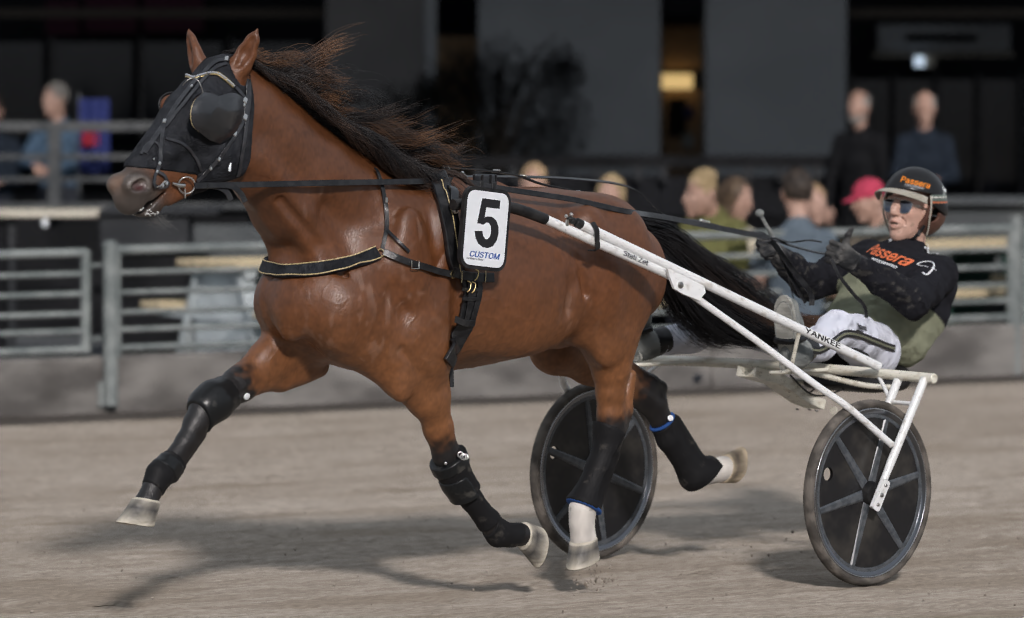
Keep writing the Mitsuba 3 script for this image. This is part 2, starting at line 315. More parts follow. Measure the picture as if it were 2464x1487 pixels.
    # hind legs: near one under the body, far one pushed out behind
    F.chain([(.80, .145, 1.25, .18, .12), (.82, .16, 1.09, .185, .115), (.835, .165, .96, .125, .09)], .07)
    F.ell((.985, .165, 1.02), (.075, .065, .10), .06)
    F.chain([(.83, .165, .94, .105, .085), (.815, .162, .83, .074, .068), (.81, .155, .745, .056, .052), (.80, .148, .66, .055, .046), (.795, .143, .60, .056, .046), (.805, .138, .545, .042, .038),
             (.845, .133, .465, .034, .031), (.905, .125, .355, .034, .031), (.925, .122, .310, .050, .046), (.928, .12, .26, .045, .042), (.92, .12, .205, .050, .048)], .05, .02)
    F.chain([(.70, .155, .80, .022, .02), (.725, .146, .665, .026, .022), (.735, .143, .62, .026, .024)], .03)
    F.chain([(.765, .136, .55, .026, .022), (.875, .126, .335, .026, .022)], .02)
    F.chain([(.78, -.145, 1.24, .18, .12), (.78, -.165, 1.04, .16, .105), (.76, -.17, .92, .11, .085)], .07)
    F.ell((.80, -.175, .895), (.07, .065, .085), .05)
    F.chain([(.74, -.17, .91, .115, .080), (.60, -.165, .835, .088, .066), (.44, -.152, .755, .060, .050), (.32, -.146, .69, .055, .046), (.265, -.143, .655, .054, .046), (.235, -.14, .605, .042, .038),
             (.19, -.135, .52, .034, .031), (.085, -.128, .405, .034, .031), (.055, -.125, .372, .046, .042), (.02, -.122, .374, .046, .044), (-.105, -.12, .386, .050, .048)], .05, .02)
    F.chain([(.43, -.15, .825, .022, .02), (.28, -.145, .735, .03, .024), (.225, -.142, .715, .028, .024)], .03)
    F.chain([(.165, -.134, .575, .026, .022), (.045, -.126, .42, .026, .022)], .02)
    F.ell((1.0, .05, .965), (.12, .05, .06), .05)                               # sheath
    # creases
    F.chain([(2.34, 0, 1.20, .02, .012), (2.27, 0, 1.0, .03, .014), (2.12, 0, .86, .03, .015)], .03, cut=True)                         # between the breast muscles
    for s in (1, -1):
        F.chain([(2.42, s * .100, 1.49, .012, .012), (2.28, s * .150, 1.33, .012, .012), (2.18, s * .19, 1.20, .012, .012)], .03, cut=True)   # jugular groove
        F.chain([(1.92, s * .27, 1.10, .010, .012), (1.83, s * .275, 1.24, .010, .012), (1.72, s * .285, 1.40, .010, .012)], .03, cut=True)
        F.chain([(1.08, s * .285, 1.12, .012, .014), (1.13, s * .300, 1.26, .010, .014), (1.09, s * .300, 1.36, .01, .012)], .035, cut=True)     # flank
    F.chain([(1.97, .245, .95, .009, .012), (1.88, .245, .86, .009, .012)], .025, cut=True)
    F.chain([(2.02, -.08, 1.03, .012, .02), (1.95, -.07, .90, .016, .02)], .03, cut=True)
    def crease(pts, r=.013, k=.05): F.chain([(*at(*p), r, r) for p in pts], k, .02, cut=True)
    def bulge(p, r, k=.06): F.ell(at(*p), r, k)
    bulge((1030, 760, .235), (.10, .050, .17)); bulge((1045, 840, .21), (.07, .05, .10)); bulge((985, 610, .25), (.07, .04, .16)); bulge((1075, 560, .25), (.05, .03, .12))
    crease([(1104, 660, .285), (1106, 740, .29), (1096, 810, .27), (1080, 862, .235)], .016)
    bulge((1450, 660, .255), (.09, .06, .17)); bulge((1500, 600, .24), (.11, .05, .14)); crease([(1378, 520, .31), (1390, 600, .325), (1384, 680, .315), (1366, 745, .29)], .013)
    bulge((1455, 800, .225), (.06, .04, .12))
    crease([(905, 470, .20), (930, 540, .245), (925, 600, .265)], .010, .06); crease([(960, 700, .285), (930, 780, .28), (900, 850, .25)], .011); crease([(790, 500, .15), (835, 560, .18), (855, 615, .20)], .010, .06)
    bulge((700, 740, .02), (.05, .075, .12), .05); bulge((820, 770, .16), (.08, .06, .11), .05); crease([(760, 690, .09), (775, 760, .10), (790, 830, .09)], .012, .04)
    bulge((965, 900, .19), (.045, .04, .10), .04); bulge((660, 860, -.13), (.08, .04, .06), .04)
build_horse(HF)
hv, hf = HF.mesh(smooth_it=2)
hn = HF.grad(hv)[0]; bodyz = np.clip((hv[:, 2] - .62) / .2, 0, 1) * np.clip((2.62 - hv[:, 0]) / .1, 0, 1)
hv = hv + hn * (bodyz * (.006 * (meshkit.fbm(hv * np.array([6, 6, 4.5]), 2, 31) - .5)                       # soft muscle relief, skin folds on ribs and flank, veins
      + .0050 * (meshkit.noise(hv * np.array([34, 20, 5]) + .8 * meshkit.noise(hv * 9, 4)[:, None], 33) - .5) * np.exp(-(((hv - np.array([1.25, .25, 1.08])) / [.32, .3, .22]) ** 2).sum(1)) * 1.6
      + .0015 * np.clip(1 - np.abs(meshkit.fbm(hv * np.array([8, 8, 6]), 3, 37) - .5) / .022, 0, 1) * np.clip(1.45 - hv[:, 2], 0, .4) / .4))[:, None]
def seg_t(p, nodes):
    """Distance to a polyline and the position along it, in nodes."""
    best = np.full(len(p), 9.0); tt = np.zeros(len(p)); nodes = np.asarray(nodes, float)
    for i, (a, b) in enumerate(zip(nodes, nodes[1:])):
        d = b - a; t = np.clip((p - a) @ d / (d @ d), 0, 1); r = np.linalg.norm(p - a - t[:, None] * d, axis=1); m = r < best; best[m] = r[m]; tt[m] = i + t[m]
    return best, tt
def sstep(a, b, x): t = np.clip((x - a) / (b - a), 0, 1); return t * t * (3 - 2 * t)
def coat(p):
    n1, n2, n3 = meshkit.fbm(p * 7, 3, 1)[:, None], meshkit.fbm(p * 40, 2, 2)[:, None], meshkit.fbm(p * np.array([30, 30, 9]), 3, 3)[:, None]
    hair = meshkit.noise(p * np.array([150, 150, 60]), 12)[:, None]
    col = np.array([.116, .0425, .0156]) * (.70 + .46 * n1) * (.80 + .40 * n2) * (.84 + .32 * hair) * np.array([1, .97, .95])
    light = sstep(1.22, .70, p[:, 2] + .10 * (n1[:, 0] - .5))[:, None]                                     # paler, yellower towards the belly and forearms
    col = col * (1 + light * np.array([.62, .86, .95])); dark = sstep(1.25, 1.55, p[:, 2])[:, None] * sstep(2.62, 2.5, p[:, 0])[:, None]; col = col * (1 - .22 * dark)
    sweat_glint = sstep(.60, .74, meshkit.noise(p * np.array([55, 55, 7]) + .6 * meshkit.noise(p * 15, 6)[:, None], 14)) * sstep(.45, .65, meshkit.fbm(p * np.array([6, 6, 4]), 2, 15))       # pale runs: dried sweat, and highlight streaks painted into the coat
    reg = np.exp(-(((p - np.array([2.08, .16, 1.42])) / [.22, .2, .14]) ** 2).sum(1)) + .8 * np.exp(-(((p - np.array([2.12, .16, 1.08])) / [.16, .2, .14]) ** 2).sum(1)) + .55 * np.exp(-(((p - np.array([1.12, .28, 1.18])) / [.12, .1, .22]) ** 2).sum(1))
    col = col + (sweat_glint * np.clip(reg, 0, 1))[:, None] * np.array([.120, .100, .088])
    black, white = np.zeros(len(p)), np.zeros(len(p))
    for leg, b0, b1, w0, w1 in LEGS:
        r, t = seg_t(p, leg); m = r < .13; t = t + .5 * (meshkit.noise(p * 45) - .5)
        black = np.maximum(black, m * sstep(b0, b1, t))
        if w0: white = np.maximum(white, (r < .10) * sstep(w0, w1, t))
    head = (p - np.array([3.03, 0, 1.50])) @ np.array([.80, 0, -.60])               # dark muzzle
    mz = ((p[:, 0] > 2.7) & (p[:, 2] > 1.3)) * sstep(-.155, -.03, head + .05 * (n1[:, 0] - .5)); grey = np.array([.052, .043, .038])
    col = col * (1 - mz[:, None]) + grey * (.8 + .4 * n2) * mz[:, None]
    nose = np.exp(-(((p - np.array([3.10, -.005, 1.575])) / [.05, .035, .05]) ** 2).sum(1))[:, None]; col = col * (1 - .75 * nose) + np.array([.20, .115, .07]) * .75 * nose
    for s in (1, -1):
        rim = np.exp(-((np.linalg.norm((p - np.array([3.045, s * .075, 1.552])) * [1, 1, 1.3], axis=1) - .040) / .012) ** 2)[:, None] * (p[:, 2:] > 1.545); col = col + rim * np.array([.06, .055, .05])
        inn = np.exp(-(((p - np.array([3.04, s * .06, 1.552])) / [.022, .018, .014]) ** 2).sum(1))[:, None]; col = col * (1 - inn) + np.array([.060, .010, .014]) * inn
    ins = np.zeros(len(p))
    bl = np.array([.0085, .0075, .0078])
    col = col * (1 - black[:, None]) + bl * (.7 + .8 * n3) * black[:, None]
    col = col * (1 - white[:, None]) + np.array([.60, .565, .52]) * (.70 + .5 * n3) * white[:, None]
    # dry sweat scurf plus painted sheen on shoulder, breast and neck
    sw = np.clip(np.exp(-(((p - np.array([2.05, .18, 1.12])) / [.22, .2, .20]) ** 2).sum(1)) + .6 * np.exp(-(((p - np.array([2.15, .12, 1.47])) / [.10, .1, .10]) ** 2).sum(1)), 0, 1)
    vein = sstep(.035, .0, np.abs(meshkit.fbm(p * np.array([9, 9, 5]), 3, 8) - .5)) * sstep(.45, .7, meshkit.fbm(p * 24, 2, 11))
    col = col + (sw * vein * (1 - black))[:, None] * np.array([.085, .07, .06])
    return np.clip(col, .002, .9)
LEGS = [([(1.69, .14, .70), (1.635, .125, .57), (1.50, .115, .385), (1.355, .11, .25), (1.235, .11, .235)], .15, .95, 0, 0),
        ([(2.26, -.16, .87), (2.39, -.145, .83), (2.575, -.13, .755), (2.755, -.125, .565), (2.855, -.12, .445)], .55, 1.15, 0, 0),
        ([(.81, .155, .745), (.80, .148, .66), (.795, .143, .60), (.845, .133, .465), (.918, .124, .330), (.92, .12, .19)], .55, 1.6, 3.85, 4.02),
        ([(.44, -.152, .755), (.32, -.146, .69), (.265, -.143, .655), (.19, -.135, .52), (.055, -.125, .372), (-.105, -.12, .386)], -.2, .9, 3.98, 4.12)]
scene['coat'] = {'type': 'bumpmap', 'arbitrary': mikit.proc(lambda p, n, uv: tfbm(p.x * 420, p.y * 420, p.z * 130, 2), 1e-3), 'scale': .0014,
                 'bsdf': {'type': 'principled', 'base_color': {'type': 'mesh_attribute', 'name': 'vertex_color'}, 'specular': .55,
                          'roughness': mikit.proc(lambda p, n, uv: .27 + .30 * tfbm(p.x * 6, p.y * 6, p.z * 4, 3))}}
scene['horn'] = {'type': 'bumpmap', 'arbitrary': mikit.proc(lambda p, n, uv: tfbm(p.x * 30, p.y * 30, p.z * 120, 3), 2e-3), 'scale': .006, 'bsdf': {'type': 'principled', 'roughness': .5, 'specular': .4, 'base_color': {'type': 'mesh_attribute', 'name': 'vertex_color'}}}
horse = thing('horse', 'bay trotting horse with black mane and white hind pasterns harnessed to the white sulky', 'horse')
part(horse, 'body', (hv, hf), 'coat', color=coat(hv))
def horncol(n, L):
    t = np.concatenate([np.repeat([-.1, 0, .06, .35, .7, .96, 1.0], 28), [1.0]])[:, None]; a = np.tile(np.arange(28), 7) * 2 * np.pi / 28; a = np.concatenate([a, [0]])[:, None]; w = np.clip((t - .62) / .2, 0, 1) + np.clip(.10 - t, 0, .1) / .1 + .5 * np.clip(-np.cos(a) - .3, 0, 1)
    w = np.clip(w + .3 * (np.sin(a * 5 + t * 3) * .5), 0, 1); return np.array([.055, .053, .052]) * (1 - w) + np.array([.50, .46, .38]) * w
def hoof(c0, c1, r0, r1, toe):
    """Coronet centre, ground centre, radii; the toe side is longer."""
    c0, c1 = np.array(c0), np.array(c1); ax = (c1 - c0) / np.linalg.norm(c1 - c0); toe = np.array(toe, float); toe -= ax * (toe @ ax); toe /= np.linalg.norm(toe); sd = np.cross(ax, toe); L = np.linalg.norm(c1 - c0)
    vs = []; k = 28; a = np.arange(k) * 2 * np.pi / k
    for t, rr in ((-.10, .80), (0, 1.0), (.06, 1.03), (.35, 1.0), (.7, 1.0), (.96, 1.0), (1.0, .97)):
        r = (r0 + (r1 - r0) * t) * rr; ln = t * L * (1 + .24 * np.cos(a)) + .012 * (1 - t) * np.cos(a)
        vs.append(c0 + ax * ln[:, None] + toe * (r * (1.08 * np.cos(a)) + .030 * t * (np.cos(a) > 0) * np.cos(a))[:, None] + sd * (r * .94 * np.sin(a))[:, None])
    vs = np.vstack(vs); n = 7; i, j = np.meshgrid(np.arange(n - 1), np.arange(k), indexing='ij'); f = quads(np.stack([i * k + j, i * k + (j + 1) % k, (i + 1) * k + (j + 1) % k, (i + 1) * k + j], -1).reshape(-1, 4))
    m = len(vs); vs = np.vstack([vs, vs[-k:].mean(0) - ax * .010]); f = np.vstack([f, np.stack([(n - 1) * k + (np.arange(k)), (n - 1) * k + (np.arange(k) + 1) % k, np.full(k, m)], 1)])
    return vs, f
part(horse, 'hoof', hoof((1.225, .11, .232), (1.140, .11, .195), .045, .054, (-.45, 0, -.9)), 'horn', color=horncol(0, 0))
part(horse, 'hoof', hoof((2.855, -.12, .448), (2.898, -.12, .362), .047, .055, (.9, 0, .3)), 'horn', color=horncol(0, 0))
part(horse, 'hoof', hoof((.92, .12, .195), (.915, .12, .114), .053, .062, (.7, .2, -.2)), 'horn', color=horncol(0, 0))
part(horse, 'hoof', hoof((-.108, -.12, .386), (-.188, -.12, .382), .051, .053, (-.3, 0, .9)), 'horn', color=np.clip(horncol(0, 0) * [.95, .86, .74] + [.06, .045, .03], 0, .8))
# ---------------------------------------------------------------- materials shared by sulky, tack and fence
def proc_col(a, b, sx, sy=None, sz=None, o=3, lo=.3, hi=.7):
    sy, sz = sy or sx, sz or sx
    return mikit.proc(lambda p, n, uv: mix(a, b, smoothstep(lo, hi, tfbm(p.x * sx, p.y * sy, p.z * sz, o))))
def prin(col, rough=.5, spec=.5, metal=0.0, **k):
    c = col if isinstance(col, dict) else {'type': 'rgb', 'value': list(col)}
    return {'type': 'twosided', 'bsdf': {'type': 'principled', 'base_color': c, 'roughness': rough, 'specular': spec, 'metallic': metal, **k}} if not metal else {'type': 'twosided', 'bsdf': {'type': 'principled', 'base_color': c, 'roughness': rough, 'metallic': metal, **k}}
def bumped(b, fn, sc, eps=2e-3): return {'type': 'twosided', 'bsdf': {'type': 'bumpmap', 'arbitrary': mikit.proc(fn, eps), 'scale': sc, 'bsdf': b['bsdf']}}
scene['white_paint'] = prin(mikit.proc(lambda p, n, uv: mix(mix((.70, .71, .71), (.40, .36, .29), smoothstep(.56, .80, tfbm(p.x * 34, p.y * 34, p.z * 34, 3)) * .55), (.12, .11, .10), smoothstep(.80, .86, tnoise(p.x * 60 + p.y * 20, p.y * 40, p.z * 330)) * .0 + smoothstep(.86, .92, tnoise(p.x * 90 - p.z * 40, p.y * 60, p.z * 300 + p.x * 140)) * .6)), .22, .5, clearcoat=.5, clearcoat_gloss=.9)
scene['cream_paint'] = prin(mikit.proc(lambda p, n, uv: mix(mix((.66, .64, .55), (.36, .30, .20), smoothstep(.50, .78, tfbm(p.x * 26, p.y * 26, p.z * 60, 3)) * .6), (.10, .085, .07), smoothstep(.80, .86, tnoise(p.x * 150, p.y * 150, p.z * 150)) * .7)), .28, .5)
scene['black_rubber'] = prin(proc_col((.009, .009, .010), (.022, .0215, .0215), 30), .45, .25)
scene['tyre'] = bumped(prin(proc_col((.055, .049, .043), (.13, .115, .10), 18), .75, .3), lambda p, n, uv: tnoise(p.x * 160, p.y * 160, p.z * 160), .003)
scene['steel'] = prin((.62, .62, .60), .18, .5, 1.0)
scene['dull_steel'] = prin(proc_col((.42, .42, .41), (.22, .20, .18), 60), .38, .5, 1.0)
scene['alu_rim'] = prin((.20, .21, .23), .22, .5, 1.0)
scene['rim_edge'] = prin((.62, .64, .67), .2, .5, 1.0)
scene['smoked_plastic'] = prin(mikit.proc(lambda p, n, uv: mix((.013, .013, .0145), (.040, .037, .033), smoothstep(.42, .8, tfbm(p.x * 9, p.y * 9, p.z * 9, 4)))), .22, .35)
scene['spoke_grey'] = prin(proc_col((.045, .052, .060), (.078, .085, .094), 50), .32, .5)
scene['print_black'] = prin((.012, .012, .014), .45, .4)

sulky = thing('sulky', 'white tubular two wheeled racing sulky hitched behind the bay horse', 'sulky')
def mir(p, s): p = np.array(p, float); p[..., 1] *= s; return p
SEC = []
for s in (1, -1):
    up0, up1 = mir((1.235, .385, 1.392), s), mir((-.185, .605, .812), s)
    low = mir([(1.365, .365, 1.403), (1.12, .405, 1.306), (.83, .445, 1.197), (.72, .462, 1.148)], s)
    d = (up1 - up0) / np.linalg.norm(up1 - up0)
    part(sulky, 'shaft', tube([up0 + d * .03, up0 + d * .5, up1 + d * .0], .0178, 18), 'white_paint', 50)
    part(sulky, 'shaft_plug', lathe([(-.004, 0), (0, .012), (.006, .0172), (.034, .0172)], up0, d, 18), 'black_rubber', 40)
    part(sulky, 'lower_shaft', tube(low, .0175, 18, 40), 'white_paint', 50)
    tipp = mir([(1.368, .364, 1.404), (1.47, .352, 1.436), (1.545, .345, 1.452), (1.70, .335, 1.468), (1.80, .33, 1.465)], s)
    part(sulky, 'shaft_grip', tube(tipp, .0205, 18, 40), 'black_rubber', 50)
    if s == 1:
        c = np.array([1.285, .392, 1.392]); part(sulky, 'clamp', cat([lathe([(0, .007), (.022, .007), (.022, 0)], c - [0, 0, .012], (0, .1, 1), 12), ball(c + [.012, .008, .022], .007), ball(c + [-.014, .008, .026], .008)]), 'steel', 40)
        part(sulky, 'clamp_strap', cat([ball(c + [-.01, .004, .012], (.012, .012, .009)), ball(c + [-.03, .0, .004], (.016, .013, .013)), tube([c + [-.01, .002, .01], c + [-.05, -.01, .0]], .006)]), 'black_rubber', 40)
        lp = [up0 + d * .075 + np.array([0, .010, .024]), up0 + d * .08 + np.array([.0, .026, .0]), up0 + d * .085 + np.array([0, .024, -.035]), up0 + d * .09 + np.array([0, .018, -.068]), up0 + d * .09 + np.array([0, -.02, -.072])]
        part(sulky, 'clamp_strap', ribbon(spline(lp, 16), np.array([0, 1, .25]), .022, .005), 'black_rubber', 40)
    # bracket plate that joins shaft and brace
    q = mir((.79, .468, 1.158), s); ex = d; ez = np.cross(d, [0, s, 0]); ez = ez if ez[2] > 0 else -ez
    poly = [(-.075, .030), (.11, .030), (.125, .008), (.105, -.030), (.03, -.034), (-.02, -.030), (-.055, .005)]
    part(sulky, 'bracket', plate(poly if s == 1 else poly, .012, q + np.array([0, s * (.012 if s > 0 else .0), 0]), ex, ez), 'white_paint', False)
    part(sulky, 'bolt', bolt(q + np.array([0, s * .024, 0]) + ez * -.008, (0, s, 0), .0125, .008), 'dull_steel', 40)
    br = mir([(.765, .468, 1.142), (.46, .555, .942), (.225, .680, .750), (.150, .735, .690), (-.055, .785, .532)], s)
    part(sulky, 'brace', tube(bent(br, .05), .0135, 14), 'white_paint', 50)
    # fork over the wheel
    a = mir((-.225, .800, .775), s); b = mir((.012, .775, .348), s); dd = (b - a) / np.linalg.norm(b - a)
    part(sulky, 'fork_leg', tube([a, a + (b - a) * .72, a + (b - a) * .80, b + dd * .055], [.0165, .0165, .015, .013], 16), 'white_paint', 50)
    a2 = mir((-.235, .665, .775), s); b2 = mir((.012, .655, .348), s)
    part(sulky, 'fork_leg', tube([a2, a2 + (b2 - a2) * .72, b2], [.0165, .0165, .012], 16), 'white_paint', 50)
    part(sulky, 'fork_strut', tube([a + (b - a) * .22, a2 + (b2 - a2) * .22], .008, 12), 'white_paint', 50)
    part(sulky, 'fork_strut', tube([mir((-.225, .57, .772), s), a2 + (b2 - a2) * .2], .008, 12), 'white_paint', 50)
    dp = plate(rrect(.125, .044, .012), .006, b + np.array([0, s * (.012 if s > 0 else .006), 0]), dd, np.cross([0, 1, 0], dd))
    part(sulky, 'dropout', dp, 'white_paint', False)
    for o in (-.04, .0, .04): part(sulky, 'bolt', bolt(b + dd * o + np.array([0, s * (.0185 if s > 0 else .013), 0]), (0, s, 0), .0085 if o == 0 else .0065, .006), 'dull_steel', 40)
part(sulky, 'arch_bar', tube([(-.235, -.835, .775), (-.225, -.4, .786), (-.222, 0, .790), (-.225, .4, .786), (-.235, .835, .775)], .0195, 20, 48), 'cream_paint', 50)
for s in (1, -1): part(sulky, 'end_cap', lathe([(0, .0195), (.004, .0195), (.007, .016), (.007, 0)], (-.235, s * .834, .775), (0, s, 0), 20), 'cream_paint', 30)
# folded sheet bracket under the arch and the seat
def channel(p, w, hgt, th):
    sec = np.array([[0, -w / 2], [0, w / 2], [hgt, w / 2], [hgt, w / 2 - th], [th, w / 2 - th], [th, -w / 2 + th], [hgt, -w / 2 + th], [hgt, -w / 2]]); return sweep(np.asarray(p, float), sec, (0, 0, 1.0))
part(sulky, 'seat_bracket', channel([(-.10, 0, .750), (-.26, 0, .712), (-.42, 0, .630), (-.50, 0, .605)], .10, .040, .004), 'cream_paint', False)
for v in (-.05, .0, .05): part(sulky, 'bolt', bolt((-.47 + .3 * abs(v), v, .605), (.35, 0, -.9), .007, .005), 'dull_steel', 40)
F = Field([-1.12, -.26, .60], [-.5, .26, .82], .008)
F.chain([(-.66, -.12, .70, .03, .09), (-.66, .12, .70, .03, .09)], .03, e=(1, 0, 0)); F.chain([(-.80, -.11, .69, .028, .10), (-.80, .11, .69, .028, .10)], .05, e=(1, 0, 0)); F.chain([(-.90, -.10, .72, .04, .025), (-.90, .10, .72, .04, .025)], .06, e=(1, 0, 0))
part(sulky, 'seat', F.mesh(), 'black_rubber')
part(sulky, 'seat_pad', cbox(at(2062, 848, .30), (.13, .03, .028), .012, rows((-1, .1, -.42))), 'black_rubber', 30)
part(sulky, 'seat_frame', tube(bent([(-.24, -.17, .775), (-.58, -.19, .70), (-.82, -.17, .68), (-.88, 0, .68), (-.82, .17, .68), (-.58, .19, .70), (-.24, .17, .775)], .08), .011, 12), 'cream_paint', 50)
for s in (1, -1): part(sulky, 'cable', tube([(-.30, s * .05, .75), (-.38, s * .07, .68), (-.5, s * .05, .66), (-.62, s * .08, .69)], .0035, 8, 24), 'black_rubber')
part(sulky, 'reflector', plate(rrect(.035, .03, .006), .003, (-.545, .06, .60), (0, 1, 0), (.1, 0, 1)), 'cream_paint', False)
# foot rests
for s in (1, -1):
    part(sulky, 'foot_rest', tube(bent([mir((.20, .545, .955), s), mir((.165, .47, .80), s), mir((.15, .34, .79), s), mir((-.20, .33, .787), s)], .04), .008, 10), 'cream_paint', 50)
# wheels
from shapely.geometry import Point
def wheel(v0, s, spin, lab, va=.35):
    w = f'sulky__wheel' if numbered('sulky__wheel') == 'sulky__wheel' else 'sulky__wheel_001'
    c = np.array([0, v0, .351]); a = np.arange(72) * 2 * np.pi / 72
    key = part(None, w, sweep(c + .3335 * np.stack([np.cos(a), 0 * a, np.sin(a)], 1), circ(.0175, 18, .0225), -np.stack([np.cos(a), 0 * a, np.sin(a)], 1), closed=True), 'tyre', True); labels[key] = {'label': lab}
    part(w, 'rim', cat([lathe([(-.013, .322), (-.015, .316), (-.013, .300), (-.006, .294), (.006, .294), (.013, .300), (.015, .316), (.013, .322)], c, (0, 1, 0), 72)]), 'alu_rim', 50)
    for o in (1, -1): part(w, 'rim_edge', tube(c + np.stack([.3165 * np.cos(a), 0 * a + o * .0145, .3165 * np.sin(a)], 1), .0022, 6, closed=True), 'rim_edge', True)
    for o in (1, -1):
        poly = np.stack([.300 * np.cos(a), .300 * np.sin(a)], 1); hole = [Point(.244 * math.cos(va), .244 * math.sin(va)).buffer(.026)]
        part(w, 'disc', plate(poly, .002, c + np.array([0, .006 * o - (.001), 0]), (1, 0, 0), (0, 0, 1.0), hole), 'smoked_plastic', False)
        part(w, 'ring', lathe([(0, .300), (.0035 * o, .298), (.0035 * o, .284), (0, .282)], c + np.array([0, .0065 * o, 0]), (0, 1, 0), 72), 'spoke_grey', 40)
    for k in range(6):
        g = spin + k * math.pi / 3; e = np.array([math.cos(g), 0, math.sin(g)]); t = np.array([-math.sin(g), 0, math.cos(g)])
        for o in (1, -1):
            sp = [(.035, -.021), (.285, -.0135), (.285, .0135), (.035, .021)]; y0 = c + np.array([0, .0072 * o, 0])
            V = np.array([y0 + e * x + t * y for x, y in sp] + [y0 + e * x + t * y * .55 + np.array([0, .0055 * o, 0]) for x, y in sp])
            h = trimesh.convex.convex_hull(V); part(w, 'spoke', (np.array(h.vertices), np.array(h.faces)), 'spoke_grey', False)
    part(w, 'hub', lathe([(-.055, 0), (-.055, .018), (-.034, .020), (-.032, .040), (-.012, .046), (.012, .046), (.032, .040), (.034, .020), (.055, .018), (.055, 0)], c, (0, 1, 0), 32), 'black_rubber', 30)
    part(w, 'axle', lathe([(-.075, 0), (-.075, .010), (.075, .010), (.075, 0)], c, (0, 1, 0), 18), 'steel', 30)
    part(w, 'valve', tube([c + np.array([.16, .0, -.24]), c + np.array([.172, 0, -.262])], .004, 8), 'steel')
wheel(.715, 1, math.radians(49.5), 'near wheel with a pale valve hole in its black disc')
wheel(-.715, -1, math.radians(20), 'far wheel partly hidden behind the hind legs')
# lettering and maker's mark along the near shaft
def lettering(parent, name, txt, org, ex, ey, h, mat, wrap=None, slant=0.0, bold=False, depth=.0012, center=True, stretch=1.0):
    m = meshkit.text_mesh(txt, h, depth, bold); v, f = fine(m, .005); v[:, 0] *= stretch; v[:, 0] += slant * v[:, 1]
    if center: v[:, 0] -= (v[:, 0].min() + v[:, 0].max()) / 2; v[:, 1] -= h / 2
    ex, ey = np.asarray(ex, float), np.asarray(ey, float); ex = ex / np.linalg.norm(ex); ey = ey - ex * (ey @ ex); ey = ey / np.linalg.norm(ey); n = np.cross(ex, ey)
    if wrap:   # wrap round a tube of this radius whose axis is ex
        a = v[:, 1] / wrap; r = wrap + v[:, 2]; p = org + v[:, :1] * ex + (r * np.sin(a))[:, None] * ey + (r * np.cos(a))[:, None] * n
    else: p = np.asarray(org) + v[:, :1] * ex + v[:, 1:2] * ey + v[:, 2:] * n
    part(parent, name, (p, f), mat, False, label=f'lettering {txt}' if False else None)
NRM = np.array([.52, .80, .30])
ax0, ax1 = np.array([1.235, .385, 1.392]), np.array([-.185, .605, .812]); dax = (ax1 - ax0) / np.linalg.norm(ax1 - ax0)
lowp = spline(np.array([(1.365, .365, 1.403), (1.12, .405, 1.306), (.83, .445, 1.197), (.72, .462, 1.148)]), 60); i0 = int(np.argmin(abs(lowp[:, 0] - .975))); dl = lowp[i0 + 3] - lowp[i0 - 3]
lettering(sulky, 'lettering', 'Stall Zet', lowp[i0], dl, np.cross(NRM, dl), .0185, 'print_black', wrap=.0179, slant=.12, bold=True, stretch=1.25)
fy = at(1968, 810, .55); tpos = ax0 + dax * ((fy - ax0) @ dax); lettering(sulky, 'lettering', 'YANKEE', tpos, dax, np.cross(NRM, dax), .0195, 'print_black', wrap=.0182, bold=True, stretch=1.75)
# ---------------------------------------------------------------- tack: hood, bridle, harness, reins, boots
def shell(F, lo, hi, fn, it=2):
    """A garment over the body: fn(x, y, z) gives (offset, outside) on the grid between lo and hi."""
    sl, X = F.win(np.asarray(lo, float), np.asarray(hi, float)); o, c = fn(*X); d = F.d[sl] - o; d = -smin(-d, -np.broadcast_to(c, d.shape).astype(np.float32), .004)
    d = np.pad(d, 1, constant_values=.05); org = F.lo + (np.array([s.start for s in sl]) - 1) * F.h; return nets(d, org, F.h, it)
def gnormal(F, p): return F.grad(p)[0]
def on(F, path, off, n=40, far=False):
    """A path over the body's surface from places of the photograph, smoothed and laid off metres above it."""
    q = np.array([F.hit(x, y, off) for x, y in path]); q = spline(q, n); q = F.snap(q, off); return q
def strap(F, parent, name, q, w, th, mat, label=None):
    nrm = gnormal(F, q)
    for _ in range(3): nrm[1:-1] = (nrm[:-2] + nrm[1:-1] + nrm[2:]) / 3
    return part(parent, name, ribbon(q, nrm, w, th), mat, 40, label=label)
scene['black_leather'] = bumped(prin(proc_col((.008, .0085, .010), (.017, .0175, .019), 40), .30, .38), lambda p, n, uv: tnoise(p.x * 420, p.y * 420, p.z * 420), .0006)
scene['black_gloss'] = prin(proc_col((.008, .010, .013), (.016, .018, .022), 12), .16, .6, clearcoat=.8)
scene['black_cloth'] = bumped(prin(proc_col((.010, .011, .0135), (.022, .024, .029), 16), .55, .16, sheen=.12), lambda p, n, uv: tfbm(p.x * 36 + p.z * 14, p.y * 36, p.z * 13, 3) * .8 + .2 * tnoise(p.x * 300, p.y * 300, p.z * 300), .030)
scene['neoprene'] = bumped(prin(mikit.proc(lambda p, n, uv: mix((.011, .011, .012), (.085, .078, .068), smoothstep(.60, .85, tfbm(p.x * 26, p.y * 26, p.z * 26, 4)) * .6)), .58, .14), lambda p, n, uv: tnoise(p.x * 240, p.y * 240, p.z * 240), .0012)
scene['boot_shell'] = prin(mikit.proc(lambda p, n, uv: mix((.010, .011, .012), (.08, .076, .068), smoothstep(.62, .86, tfbm(p.x * 22, p.y * 22, p.z * 22, 4)) * .6)), .32, .3)
scene['blue_trim'] = prin((.02, .07, .24), .6, .2)
scene['gold'] = prin((.72, .56, .26), .26, .5, 1.0)
scene['gold_thread'] = prin(mikit.proc(lambda p, n, uv: mix((.62, .50, .27), (.16, .12, .06), tnoise(p.x * 210, p.y * 210, p.z * 210))), .4, .5)
scene['crystal'] = prin((.86, .86, .90), .08, .5, 1.0)
